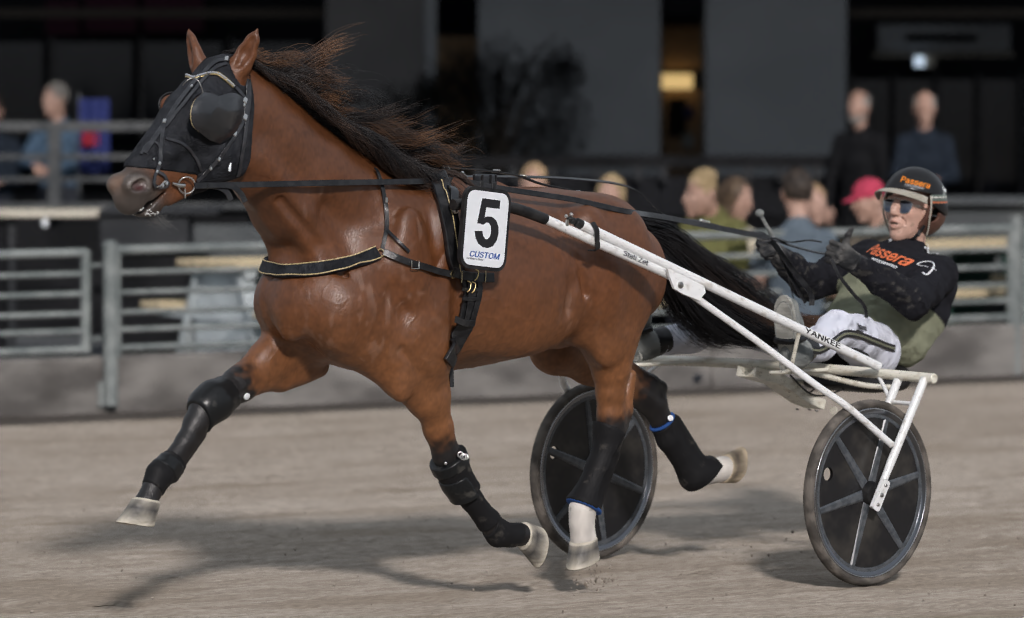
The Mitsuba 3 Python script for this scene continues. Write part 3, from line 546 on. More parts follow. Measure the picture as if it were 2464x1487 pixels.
scene['white_card'] = prin((.70, .73, .76), .35, .5)
scene['print_blue'] = prin((.035, .085, .30), .4, .4)
scene['print_grey'] = prin((.22, .23, .25), .5, .4)

scene['bridle_leather'] = prin(proc_col((.013, .014, .017), (.032, .034, .039), 30), .22, .6)
scene['foam'] = prin((.42, .42, .41), .35, .4)
# hood
def hoodfn(x, y, z):
    ear = 1.0 * np.ones_like(x + y + z)
    for b, t in (((2.585, .050, 1.92), (2.552, .130, 2.092)), ((2.652, -.050, 1.925), (2.652, -.122, 2.090))):
        b, t = np.array(b), np.array(t); d = t - b; k = np.clip(((x - b[0]) * d[0] + (y - b[1]) * d[1] + (z - b[2]) * d[2]) / (d @ d), 0, 1)
        ear = np.minimum(ear, np.sqrt((x - b[0] - k * d[0]) ** 2 + (y - b[1] - k * d[1]) ** 2 + (z - b[2] - k * d[2]) ** 2) - .047)
    eye = np.sqrt((x - 2.765) ** 2 + (np.abs(y) - .115) ** 2 + (z - 1.822) ** 2) - .060
    edge = np.minimum(x - 2.775 + .3 * (z - 1.58), 1.612 - z + .12 * (x - 3.0))
    return .0065, np.maximum.reduce([2.552 - x + .10 * (1.75 - z) + 0 * y, edge + 0 * y, -ear, -eye])
hood = thing('horse_hood', 'black cloth hood over the head of the bay horse with its ears free', 'horse hood')
part(hood, 'cloth', shell(HF, (2.45, -.2, 1.4), (3.15, .2, 2.12), hoodfn, 3), 'black_cloth')
q = HF.snap(np.array([(2.765 + .062 * math.cos(a), -.105, 1.822 + .062 * math.sin(a)) for a in np.linspace(0, 6.283, 40)]), .006); part(hood, 'eye_trim', tube(q, .003, 8), 'black_leather')
part(hood, 'label_tag', cbox(HF.hit(553, 402, .010), (.009, .003, .030), .001, rows((1, -1, .1))), 'white_card', False)

bridle = thing('bridle', 'black leather racing bridle with a sparkling browband and silver bit on the bay horse', 'bridle')
bb = on(HF, [(447, 180), (463, 187), (482, 183), (502, 177), (522, 178), (537, 186), (551, 198), (562, 208)], .012, 60)
strap(HF, bridle, 'browband', bb, .014, .005, 'gold')
ts = np.linspace(1, 58, 27).astype(int); nb = gnormal(HF, bb)
part(bridle, 'browband_stones', cat([ball(bb[i] + nb[i] * .004, .0046, 1) for i in ts]), 'crystal', False)
labels[bridle + '__browband_stones'] = {'kind': 'stuff', 'label': 'row of sparkling stones on the browband'}
for pth, w in (([(552, 142), (524, 146), (497, 168), (468, 196), (440, 232), (415, 268), (394, 300), (370, 335), (348, 368)], .017),
               ([(545, 152), (510, 170), (478, 205), (450, 240), (420, 275), (398, 305)], .013),
               ([(396, 298), (390, 325), (386, 360), (384, 392), (378, 412)], .014),
               ([(340, 372), (352, 350), (368, 340), (382, 352), (388, 375), (386, 395)], .009),
               ([(398, 332), (425, 340), (452, 356), (472, 382), (484, 412)], .011),
               ([(598, 190), (594, 225), (592, 250), (586, 288), (568, 322), (548, 352), (527, 381), (507, 404), (488, 424), (474, 437)], .014),
               ([(600, 196), (599, 240), (594, 285), (588, 330), (580, 380), (572, 425)], .015),
               ([(566, 210), (578, 222), (590, 236)], .013),
               ([(378, 412), (372, 425), (370, 442), (374, 452)], .011), ([(380, 414), (394, 422), (401, 434), (404, 444)], .011), ([(374, 446), (384, 452), (398, 450), (408, 440)], .008)):
    strap(HF, bridle, 'strap', on(HF, pth, .0115, 34), w, .006, 'bridle_leather')
for x, y, r in ((396, 291, .008), (461, 267 - 60, .006), (545, 141, .009), (384, 393, .007), (378, 413, .006), (401, 441, .007), (392, 447, .006), (507, 404, .008), (527, 382, .008), (565, 321, .010), (590, 240, .012), (587, 252, .007), (590, 282, .011), (370, 383, .004)):
    c = HF.hit(x, y, .014); n = gnormal(HF, c[None])[0]; part(bridle, 'buckle', cbox(c, (r * 2.3, r * 1.5, .007), .002, rows((.6, .3, -.8), n)), 'steel', False)
bitc = HF.hit(449, 446, .016); n = np.array([.45, .85, -.1])
part(bridle, 'bit_ring', ring(bitc, n, .029, .0032, 32), 'steel'); e0 = HF.hit(392, 438, .014); part(bridle, 'bit', tube([HF.hit(415, 441, .012), HF.hit(430, 446, .016), bitc + [.012, 0, 0]], [.004, .0075, .009], 12), 'steel')
part(bridle, 'bit', tube([HF.hit(405, 443, .006), HF.hit(398, 436, .012), HF.hit(386, 447, .012), HF.hit(376, 450, .012)], .004, 10, 24), 'steel')
part(bridle, 'bit_hook', tube([bitc + [.012, .004, -.012], bitc + [.012, .006, -.045]], [.0035, .003], 8), 'dull_steel')
# blinker: a leather cup that stands off the eye
G = np.array([[(592, 240, .095), (560, 224, .128), (524, 232, .158), (505, 226, .150), (489, 224, .138)], [(591, 268, .098), (558, 262, .142), (518, 254, .170), (489, 242, .165), (468, 244, .150)], [(588, 292, .098), (550, 290, .146), (506, 284, .172), (480, 276, .168), (459, 272, .156)],
              [(574, 320, .097), (545, 322, .136), (502, 306, .160), (482, 302, .158), (463, 300, .150)], [(550, 340, .10), (530, 344, .112), (508, 338, .128), (494, 328, .132), (478, 316, .140)]], float)
P = np.array([[at(*c) for c in r] for r in G]); P = np.stack([spline(P[:, j], 22) for j in range(5)], 1)
P = np.stack([np.concatenate([spline(r[:3], 14), spline(r[2:], 14)[1:]]) for r in P])
def solid(P, th):
    """A sheet of points (r x c) given thickness."""
    r, c = P.shape[:2]; du, dv = np.gradient(P, axis=0), np.gradient(P, axis=1); N = np.cross(du, dv); N /= np.linalg.norm(N, axis=2, keepdims=True) + 1e-12
    A, B = P.reshape(-1, 3), (P - N * th).reshape(-1, 3); i, j = np.meshgrid(np.arange(r - 1), np.arange(c - 1), indexing='ij'); q = np.stack([i * c + j, i * c + j + 1, (i + 1) * c + j + 1, (i + 1) * c + j], -1).reshape(-1, 4)
    bd = [k for k in range(c)] + [k * c + c - 1 for k in range(1, r)] + [(r - 1) * c + k for k in range(c - 2, -1, -1)] + [k * c for k in range(r - 2, 0, -1)]; bd = np.array(bd); nx = np.roll(bd, -1); m = r * c
    return np.vstack([A, B]), np.vstack([quads(q)[:, ::-1], quads(q + m), quads(np.stack([bd, nx, nx + m, bd + m], 1))])
part(bridle, 'blinker', solid(P, .004), 'black_gloss', 22)
part(bridle, 'blinker_wire', tube([at(489, 224, .14), at(478, 196, .13), at(462, 188, .11), at(448, 196, .10), at(440, 206, .085)], .0018, 6, 24), 'dull_steel')
rimp = np.concatenate([P[:, -1]]); part(bridle, 'blinker_binding', tube(rimp, .0026, 8), 'gold_thread')

for q_ in ([(476, 447, .10), (520, 449, .11), (545, 462, .12), (556, 482, .13)], [(500, 446, .11), (555, 448, .13), (578, 464, .14), (590, 486, .15)]): part(bridle, 'strap_end', ribbon(spline([at(*x) for x in q_], 20), (.4, .8, .3), .020, .004), 'black_leather', 40)
r_ = np.random.default_rng(6); part(horse, 'mouth_foam', cat([ball(HF.snap(np.array([[3.02 - .09 * t, .045 * r_.choice([1, 1, -1]) * (1 - .3 * t), 1.452 + .012 * r_.normal()]]), .001)[0], r_.uniform(.0018, .0048, 3), 1) for t in r_.random(40)]), 'foam', True); labels[horse + '__mouth_foam'] = {'kind': 'stuff'}
# harness saddle, girth, breast collar
har = thing('driving_harness', 'black padded driving harness with gold piping round the chest and girth of the horse', 'horse harness')
pad = on(HF, [(1050, 421), (1062, 450), (1076, 495), (1088, 560), (1095, 620), (1099, 655)], .012, 48); strap(HF, har, 'saddle_pad', pad, .070, .022, 'black_leather')
s2 = on(HF, [(1062, 432), (1076, 470), (1089, 520), (1099, 580), (1104, 625), (1107, 655)], .0255, 48); strap(HF, har, 'piping', s2, .004, .003, 'gold_thread')
topv = HF.snap(np.array([(pad[0][0], v, 1.56) for v in np.linspace(.12, -.12, 12)]), .012); strap(HF, har, 'saddle_pad', topv, .080, .022, 'black_leather')
padf = pad * [1, -1, 1]; strap(HF, har, 'saddle_pad', padf, .070, .022, 'black_leather')
girth = [(1128, 668), (1135, 700), (1128, 745), (1112, 795), (1092, 845), (1078, 874)]
g = on(HF, girth, .010, 50); strap(HF, har, 'girth', g, .068, .014, 'black_leather'); g2 = HF.snap(np.array([[1.66, v, .84] for v in np.linspace(.2, -.2, 30)]), .010); strap(HF, har, 'girth', g2, .075, .014, 'black_leather'); strap(HF, har, 'girth', g * [1, -1, 1], .068, .014, 'black_leather')
for sh, w in ((-10, .020), (12, .022)): strap(HF, har, 'girth_billet', on(HF, [(1140 + sh, 672), (1142 + sh, 700), (1136 + sh * .8, 740), (1127 + sh * .6, 776)], .021, 24), w, .005, 'black_leather')
for y in (690, 712, 768): strap(HF, har, 'keeper', on(HF, [(1112, y + 6), (1132, y + 8), (1152, y + 6)] if y < 760 else [(1095, y), (1117, y + 9), (1142, y + 10)], .026, 14), .013 if y < 760 else .024, .005, 'black_leather')
sl = on(HF, [(1092, 656), (1120, 664), (1150, 668), (1186, 668)], .020, 24); strap(HF, har, 'shaft_sleeve', sl, .034, .014, 'black_leather')
for x in (1111, 1168): strap(HF, har, 'piping', on(HF, [(x, 652), (x, 668), (x - 1, 680)], .030, 10), .004, .002, 'gold_thread')
for x, y in ((1128, 688), (1139, 690), (1146, 660)): c = HF.hit(x, y, .032); part(har, 'buckle', tube([c + [.008, 0, .018], c + [-.004, .006, .010], c + [.002, .006, -.012], c + [.010, 0, -.022]], .0024, 8, 16), 'gold', True)
bc = [(623, 628), (632, 644), (660, 652), (700, 654), (750, 648), (800, 637), (850, 624), (885, 614), (908, 607)]
b1 = on(HF, bc, .012, 70); f0 = b1[0]
# the collar runs on round the breast to the far side
zn, zf = HF.hit(908, 607, .012)[2], HF.hit(690, 653, .012)[2]; th = np.linspace(math.radians(96), -math.radians(96), 160); col = []
an = HF.hit(908, 607, .012); th_n = math.atan2(an[1], an[0] - 1.93); th = np.linspace(th_n, -th_n, 160)
for a_ in th:
    w = abs(a_) / th_n; z = zf + (zn - zf) * (.25 * w + .75 * w ** 2.2); d = np.array([math.cos(a_), math.sin(a_), 0]); t = np.arange(.7, .05, -.003); pp = np.array([1.93, 0, z]) + t[:, None] * d; i = int(np.argmax(HF.val(pp) < .014)); col.append(pp[i])
col = np.array(col)
for _ in range(30): col[1:-1] = (col[:-2] + 2 * col[1:-1] + col[2:]) / 4
nc = gnormal(HF, col)
for _ in range(30): nc[1:-1] = (nc[:-2] + nc[1:-1] + nc[2:]) / 3; nc /= np.linalg.norm(nc, axis=1, keepdims=True)
wd = .052
part(har, 'breast_collar', ribbon(col, nc, wd, .016), 'black_cloth', 40)
tt, nn, bn = frames(col, nc)
for sg in (1, -1): part(har, 'piping', tube(col + nn * .008 + bn * sg * (wd / 2 - .004), .0026, 8), 'gold_thread', True)
tr = on(HF, [(922, 606), (955, 620), (990, 633), (1040, 648), (1090, 661)], .012, 34); strap(HF, har, 'trace', tr, .024, .006, 'black_leather')
for x, y in ((916, 608), (1090, 660)): c = HF.hit(x, y, .013); part(har, 'ring', ring(c, gnormal(HF, c[None])[0], .013, .0028), 'gold')
for x, y in ((998, 636),): c = HF.hit(x, y, .018); part(har, 'buckle', tube(c + np.array([[.016, 0, .014], [.016, 0, -.014], [-.016, .004, -.016], [-.016, .004, .012]]), .0024, 8, closed=True), 'steel')
part(har, 'label_tag', cbox(HF.hit(869, 634, .014), (.034, .003, .015), .001, rows((1, -.6, -.25), (.1, .1, 1))), 'white_card', False)
ns = on(HF, [(903, 405), (914, 430), (924, 470), (930, 510), (930, 550), (924, 580), (918, 604)], .011, 40); strap(HF, har, 'neck_strap', ns, .015, .0045, 'black_leather')
le = on(HF, [(931, 553), (948, 570), (966, 588), (984, 606)], .014, 16); strap(HF, har, 'strap_end', le, .011, .004, 'black_leather')
c = HF.hit(930, 482, .016); part(har, 'buckle', cbox(c, (.010, .004, .018), .001, rows((1, -.6, 0))), 'steel', False)
bs = np.array([(1.70, 0, 1.60), (1.5, 0, 1.585), (1.30, 0, 1.57), (1.15, 0, 1.55)] + [tuple(HF.snap(np.array([(u, 0, z)]), .010)[0]) for u, z in ((1.02, 1.51), (.88, 1.51), (.76, 1.49), (.66, 1.44), (.57, 1.38))]); bs = spline(bs, 50)
part(har, 'back_strap', ribbon(bs, (0, 0, 1.0), .020, .006), 'black_leather', 40)
for i in (14, 20, 34, 43): part(har, 'buckle', cbox(bs[i] + [0, 0, .006], (.020, .024, .006), .002, rows(bs[i + 1] - bs[i])), 'steel', False)
tc = np.array([1.72, .07, 1.585]); part(har, 'terret', ring(tc + [.03, 0, .02], (.6, .7, .1), .018, .0035, 24), 'steel'); part(har, 'terret', ring(tc * [1, -1, 1] + [.03, 0, .02], (.6, -.7, .1), .018, .0035, 24), 'steel')
for a, r in (((1100, 428), .006), ((1112, 416), .009), ((1063, 384), .010), ((1022, 380), .009), ((1056, 392), .007), ((1080, 412), .008)):
    c = at(*a, .03); part(har, 'fitting', cat([ball(c, r * .8), tube([c, c + [-.02, 0, -.012], c + [-.03, .01, -.035]], .003, 6)]), 'steel', True)
part(har, 'saddle_tree', cbox(at(1166, 436, .09), (.085, .03, .052), .008, rows((1, -.3, .02))), 'black_gloss', 30)
for o in (-26, -6, 14, 26): part(har, 'tree_rib', cbox(at(1166 + o, 436, .112), (.006, .012, .050), .002, rows((1, -.3, .02))), 'smoked_plastic', False)
tug = on(HF, [(1085, 450), (1092, 475), (1097, 500)], .026, 12); strap(HF, har, 'tug', tug, .034, .010, 'black_gloss'); part(har, 'tug_ball', ball(HF.hit(1095, 507, .035), .012), 'steel')
ck = [at(600, 182, .02), at(760, 250, .04), at(900, 322, .06), at(965, 345, .06), at(1024, 380, .03)]; part(har, 'check_rein', tube(ck, .0035, 8, 40), 'black_leather')

# number plate
npl = thing('number_plate', 'white number plate with a large black 5 hung on the harness behind the shoulder', 'number plate')
pc = at(1167, 551, .425); ex = at(1222, 560, .425) - at(1110, 546, .425); ex /= np.linalg.norm(ex); ey = np.array([0, 0, 1.0]) - ex * ex[2]; ey /= np.linalg.norm(ey); nz = np.cross(ex, ey)
if nz[1] < 0: raise ValueError
part(npl, 'frame', plate(rrect(.232, .292, .045), .016, pc - nz * .013, ex, ey), 'black_rubber', 30)
part(npl, 'face', plate(rrect(.206, .266, .034), .003, pc + nz * .0015, ex, ey), 'white_card', 30)
def letter(parent, name, txt, o, h, mat, cx, cy, stretch=1, slant=0, bold=False):
    m = meshkit.text_mesh(txt, h, .0012, bold); v, f = V_F(m); v[:, 0] = v[:, 0] * stretch + slant * v[:, 1]; v[:, 0] -= (v[:, 0].min() + v[:, 0].max()) / 2; v[:, 1] -= h / 2
    part(parent, name, (o + (v[:, :1] + cx) * ex + (v[:, 1:2] + cy) * ey + v[:, 2:] * nz, f), mat, False)
fo = pc + nz * .0046
five = [(-.028, .088), (.052, .088), (.052, .060), (-.008, .060), (-.012, .026), (.002, .031), (.022, .031), (.042, .020), (.054, .0), (.056, -.022), (.050, -.046), (.036, -.064), (.014, -.073), (-.008, -.072), (-.030, -.062), (-.044, -.044), (-.050, -.022), (-.016, -.019), (-.012, -.034), (-.002, -.044), (.010, -.044), (.020, -.034), (.023, -.018), (.020, .0), (.010, .010), (-.002, .010), (-.014, .002), (-.042, .005)]
part(npl, 'numeral', plate([(x * 1.12, y * 1.08 + .012) for x, y in five], .0012, fo, ex, ey), 'print_black', False)
letter(npl, 'lettering', 'CUSTOM', fo, .020, 'print_blue', .004, -.093, 1.25, .25, True)
letter(npl, 'lettering', "The Winner's Choice", fo, .0075, 'print_grey', -.045, -.110, .85, .2)
for sg in (1, -1): part(npl, 'hanger', cbox(pc + ey * .152 + ex * sg * .03 - nz * .005, (.018, .035, .006), .002, np.array([ex, ey, nz])), 'black_leather', False)

# reins
rn = thing('driving_reins', 'pair of long black leather reins running from the bit to the driver\'s hands', 'reins')
def rest(pts, n=60, off=.008):
    """(px, py, v) points joined straight and pushed out of the horse where they would cut it."""
    pts = np.array(pts, float); t = np.linspace(0, len(pts) - 1, n); q = np.stack([np.interp(t, np.arange(len(pts)), pts[:, k]) for k in range(3)], 1); out = np.array([at(*p) for p in q])
    bad = (HF.val(out) < off) & (out > HF.lo).all(1) & (out < HF.lo + HF.h * (HF.n - 1)).all(1)
    for i in np.nonzero(bad)[0]: out[i] = HF.hit(q[i, 0], q[i, 1], off)
    for _ in range(4): out[1:-1] = (out[:-2] + 2 * out[1:-1] + out[2:]) / 4
    return out
NH, FH = at(1968, 592, .20), at(1842, 572, -.14)      # where the hands hold them
ra = rest([(468, 447, .10), (620, 444, .13), (800, 440, .2), (1000, 437, .2), (1100, 432, .12)], 70)
rb = rest([(1100, 432, .12), (1165, 447, .16), (1235, 458, .2), (1380, 480, .22), (1500, 508, .2), (1600, 523, .1), (1690, 541, .02), (1850, 572, -.02)], 80)
part(rn, 'rein', ribbon(np.vstack([ra, rb[2:]]), (-.1, 1, .25), .021, .004), 'black_leather', 40)
rc = (ra * [1, -1, 1]); rd = np.array([rb[0] * [1, -1, 1], (1.2, -.10, 1.545), (.8, -.06, 1.53), (.50, -.04, 1.49), at(1600, 518, -.02), at(1690, 534, -.03), at(1780, 556, -.09), at(1838, 561, -.13)])
part(rn, 'rein', ribbon(np.vstack([rc, spline(rd, 60)[1:]]), (-.1, .4, 1), .021, .004), 'black_leather', 40)
part(rn, 'buckle', cat([cbox(at(1693, 533, .0), (.045, .012, .014), .003, rows((1, 0, .25))), ball(at(1686, 531, .01), .008), ball(at(1705, 535, .01), .006)]), 'steel', 30)
part(rn, 'rein', ribbon(spline([at(1850, 572, -.02), at(1870, 574, -.01), at(1900, 583, .06), at(1945, 578, .17), at(1975, 582, .20)], 24), (0, .2, 1), .020, .004), 'black_leather', 40)
part(rn, 'rein', ribbon(spline([at(1855, 574, -.02), at(1900, 590, .05), at(1950, 604, .14), at(1985, 611, .20)], 24), (0, .5, 1), .020, .004), 'black_leather', 40)
part(rn, 'buckle', tube([at(1822, 574, -.06), at(1845, 578, -.04), at(1860, 572, -.03), at(1872, 578, -.02)], .005, 8, 20), 'steel')
part(rn, 'rein_end', ribbon(spline([at(1856, 578, -.05), at(1884, 618, -.03), at(1915, 660, -.02), at(1940, 690, 0), at(1952, 712, .0), at(1952, 735, .0)], 30), (.5, .8, .3), .022, .004), 'black_leather', 40)
part(rn, 'rein_end', ribbon(spline([at(1862, 585, -.07), at(1890, 640, -.06), at(1915, 690, -.05), at(1938, 728, -.05)], 24), (.5, .8, .3), .016, .004), 'black_leather', 40)
part(rn, 'rein_end', ribbon(spline([at(2000, 625, .22), at(2020, 665, .24), at(2055, 710, .25), at(2078, 735, .25), at(2083, 765, .25), at(2070, 795, .25)], 30), (.5, .8, .3), .014, .004), 'black_leather', 40)

# leg boots and wraps
def boot(name_parent, name, A, B, off, R, mat, flare=0.0, t0=0.0, t1=1.0, extra=None, label=None):
    A, B = np.array(A, float), np.array(B, float); d = B - A; L = np.linalg.norm(d); d = d / L
    def fn(x, y, z):
        s = (x - A[0]) * d[0] + (y - A[1]) * d[1] + (z - A[2]) * d[2]; r = np.sqrt(np.maximum((x - A[0] - s * d[0]) ** 2 + (y - A[1] - s * d[1]) ** 2 + (z - A[2] - s * d[2]) ** 2, 0)); t = s / L
        o = off + flare * np.clip(t, 0, 1); o = o + extra(t, x, y, z) if extra else o; return o, np.maximum.reduce([-s, s - L, r - R])
    return part(name_parent, name, shell(HF, np.minimum(A, B) - R, np.maximum(A, B) + R, fn), mat, True, label=label)
def band(parent, name, A, B, off, R, mat):  return boot(parent, name, A, B, off, R, mat)
kb = thing('knee_boot', 'black leather knee boot with a round cap on the stretched far foreleg', 'horse boot')
boot(kb, 'cap', (2.455, -.138, .810), (2.600, -.13, .728), .006, .14, 'boot_shell', extra=lambda t, x, y, z: .014 * np.exp(-((t - .52) / .36) ** 2))
part(kb, 'stud', bolt(HF.hit(592, 953, .004), gnormal(HF, HF.hit(592, 953, .004)[None])[0], .013, .010), 'white_card', 40)
fb = thing('fetlock_boot', 'black fetlock boot above the hoof of the stretched far foreleg', 'horse boot')
boot(fb, 'sleeve', (2.725, -.125, .60), (2.825, -.12, .485), .0045, .11, 'neoprene'); boot(fb, 'guard', (2.735, -.125, .588), (2.775, -.12, .548), .0075, .10, 'boot_shell')
tb = thing('shin_boot', 'black boot with a buckled top strap below the knee of the near foreleg', 'horse boot')
boot(tb, 'sleeve', (1.612, .12, .525), (1.40, .112, .29), .007, .12, 'neoprene'); boot(tb, 'shell', (1.622, .121, .535), (1.52, .116, .41), .013, .13, 'neoprene', .008)
band(tb, 'strap', (1.628, .122, .545), (1.600, .12, .508), .021, .14, 'boot_shell')
for i, (x, y) in enumerate(((1117, 1094), (1124, 1100), (1108, 1100))): part(tb, 'buckle', ring(HF.hit(min(x, 1108), y, .024) + np.array([-.012 * i, 0, 0]), (.5, .8, .2), .010, .003, 14, 6), 'steel')
part(tb, 'stud', bolt(HF.hit(1072, 1115, .022), (.7, .7, 0), .006, .004), 'steel')
boot(tb, 'flap', (1.60, .12, .47), (1.545, .117, .385), .020, .12, 'boot_shell', .014, extra=lambda t, x, y, z: np.where((x - 1.55) * .62 + (z - .42) * -.55 > -.01, 0, -.05))
wb = thing('fetlock_boot', 'black wrap round the folded fetlock of the near foreleg', 'horse boot'); boot(wb, 'sleeve', (1.40, .112, .29), (1.255, .11, .235), .005, .10, 'neoprene')
hb = thing('hind_boot', 'grey black hind boot with blue trim on the near hind leg above its white pastern', 'horse boot')
boot(hb, 'sleeve', (.812, .137, .535), (.920, .1225, .320), .008, .12, 'neoprene', .006)
boot(hb, 'front_guard', (.79, .142, .60), (.922, .1225, .322), .014, .13, 'neoprene', .010, extra=lambda t, x, y, z: np.where((x - (.795 + .135 * np.clip(t, 0, 1.2))) * .9 + (.42 * (y - .13)) > .012 + .0 * z, 0, -.06))
band(hb, 'trim', (.916, .123, .328), (.922, .1225, .316), .0195, .12, 'blue_trim')
hc = thing('hind_boot', 'long black neoprene boot with a blue top edge on the raised far hind leg', 'horse boot')
boot(hc, 'sleeve', (.225, -.139, .575), (.035, -.123, .335), .011, .12, 'neoprene', .006); band(hc, 'trim', (.231, -.14, .583), (.224, -.139, .573), .0128, .13, 'blue_trim')
c = HF.hit(1612, 1006, .013); part(hc, 'stud', bolt(c, (.3, .9, .2), .012, .006), 'white_card', 40)
# ---------------------------------------------------------------- mane, forelock, tail
def strands(paths, r0, taper, col0, col1, sides=3, cmix=1.4):
    """Hair strands: paths (n x m x 3) -> one mesh with vertex colours running from col0 to col1."""
    n, m = paths.shape[:2]; t = np.gradient(paths, axis=1); t /= np.linalg.norm(t, axis=2, keepdims=True) + 1e-9
    ref = np.array([.3, .8, .5]); a = np.cross(t, ref); a /= np.linalg.norm(a, axis=2, keepdims=True) + 1e-9; b = np.cross(t, a)
    s = np.linspace(0, 1, m); r = np.asarray(r0).reshape(-1, 1) * (1 - (1 - taper) * s[None] ** 1.5); ang = np.arange(sides) * 2 * np.pi / sides
    v = paths[:, :, None] + r[:, :, None, None] * (np.cos(ang)[:, None] * a[:, :, None] + np.sin(ang)[:, None] * b[:, :, None])
    i = np.arange(n)[:, None, None] * m * sides; j = np.arange(m - 1)[None, :, None] * sides; k = np.arange(sides)[None, None, :]
    q = np.stack([i + j + k, i + j + (k + 1) % sides, i + j + sides + (k + 1) % sides, i + j + sides + k], -1).reshape(-1, 4)
    c = col0[:, None, :] + (col1 - col0)[:, None, :] * (s ** cmix)[None, :, None]; c = np.repeat(c, sides, 1).reshape(-1, 3)
    return (v.reshape(-1, 3), quads(q)), c
scene['hair'] = {'type': 'twosided', 'bsdf': {'type': 'principled', 'base_color': {'type': 'mesh_attribute', 'name': 'vertex_color'}, 'roughness': .40, 'specular': .3}}
def clump_noise(u, k, seed): return np.stack([meshkit.noise(np.stack([u * k, u * 0 + 3.1 * i, u * 0 + seed], -1), seed + i) - .5 for i in range(3)], -1)
def mane():
    N, M = 8600, 16; r = np.random.default_rng(11)
    crest = spline([(2.575, .0, 1.985), (2.45, 0, 1.935), (2.30, 0, 1.835), (2.12, 0, 1.715), (1.95, 0, 1.615), (1.80, 0, 1.575), (1.66, 0, 1.57)], 200)
    s = r.random(N) ** .92; p0 = crest[(s * 199).astype(int)] + np.stack([r.normal(0, .012, N), r.normal(.004, .013, N), r.normal(-.012, .008, N)], 1)
    cl = np.floor(s * 40 + r.normal(0, .30, N)); h = lambda k: np.modf(np.sin(cl * 12.9898 + k * 78.233) * 43758.5453)[0] % 1.0   # every lock its own way
    tuft = np.exp(-((s - .27) / .06) ** 2); kind = r.random(N); fall = kind < .52 - .25 * tuft            # fallen on the near side; the rest blown back
    L = np.where(fall, .17 + .13 * h(1), .12 + .15 * h(1) + .07 * tuft) * (.7 + .45 * r.random(N) + .5 * (r.random(N) > .95)) * np.interp(s, [0, .16, .21, .27, .33, .38, .5, .8, 1], [.45, .48, .85, 1.15, 1.0, .90, 1.35, 1.35, .8])
    up = np.where(fall, .10 + .2 * r.random(N), .20 + .50 * h(2) + 1.1 * tuft + .15 * r.random(N)) * sstep(-.02, .2, s + .04); side = np.where(fall, .60 + .5 * h(3), (h(4) - .30) * .7) + r.normal(0, .10, N)
    d = np.stack([-.45 - .5 * h(5) * (~fall), side, up], 1); d /= np.linalg.norm(d, axis=1, keepdims=True)
    wind = np.stack([-1.0 + 0 * s, .10 + .25 * (h(6) - .5), np.where(fall, -.62, -.16 + .45 * (h(7) - .4))], 1); ts = np.linspace(0, 1, M); P = np.zeros((N, M, 3)); P[:, 0] = p0; x = p0.copy(); v = d.copy(); step = L / (M - 1)
    ph = 6.28 * h(8); fr = 5 + 6 * h(9)
    for i in range(1, M):
        k = np.where(fall, .10, .055) + .14 * ts[i]; v = v * (1 - k)[:, None] + wind * k[:, None]; v[:, 2] -= np.where(fall, .05, .012) * (1 + ts[i])
        wv = np.stack([0 * s, np.sin(fr * ts[i] + ph) * .50, np.cos(fr * ts[i] * .9 + ph) * .50], 1) + r.normal(0, .08, (N, 3)); vv = v + wv * ts[i]; vv /= np.linalg.norm(vv, axis=1, keepdims=True); x = x + vv * step[:, None]
        ins = HF.val(x) < .010
        if ins.any(): x[ins] = HF.snap(x[ins], .010 + .012 * r.random(), 3)
        P[:, i] = x
    tip = np.clip(sstep(.35, .8, h(10)) * r.random(N) ** .4 * np.where(fall, .25, 1.0), 0, 1)[:, None]; gr = tuft[:, None] * (.5 + .5 * r.random((N, 1))) * (~fall)[:, None]
    c0 = np.array([.0095, .0085, .009]) * (.6 + .8 * r.random((N, 1))) + gr * np.array([.035, .031, .030]); c1 = c0 * (1 - tip) + tip * np.array([.17, .078, .032]) * (.6 + .8 * r.random((N, 1)))
    return strands(P, .0008 + .0007 * r.random(N), .25, c0, c1, cmix=1.8)
m, c = mane(); part(horse, 'mane', m, 'hair', True, color=c)
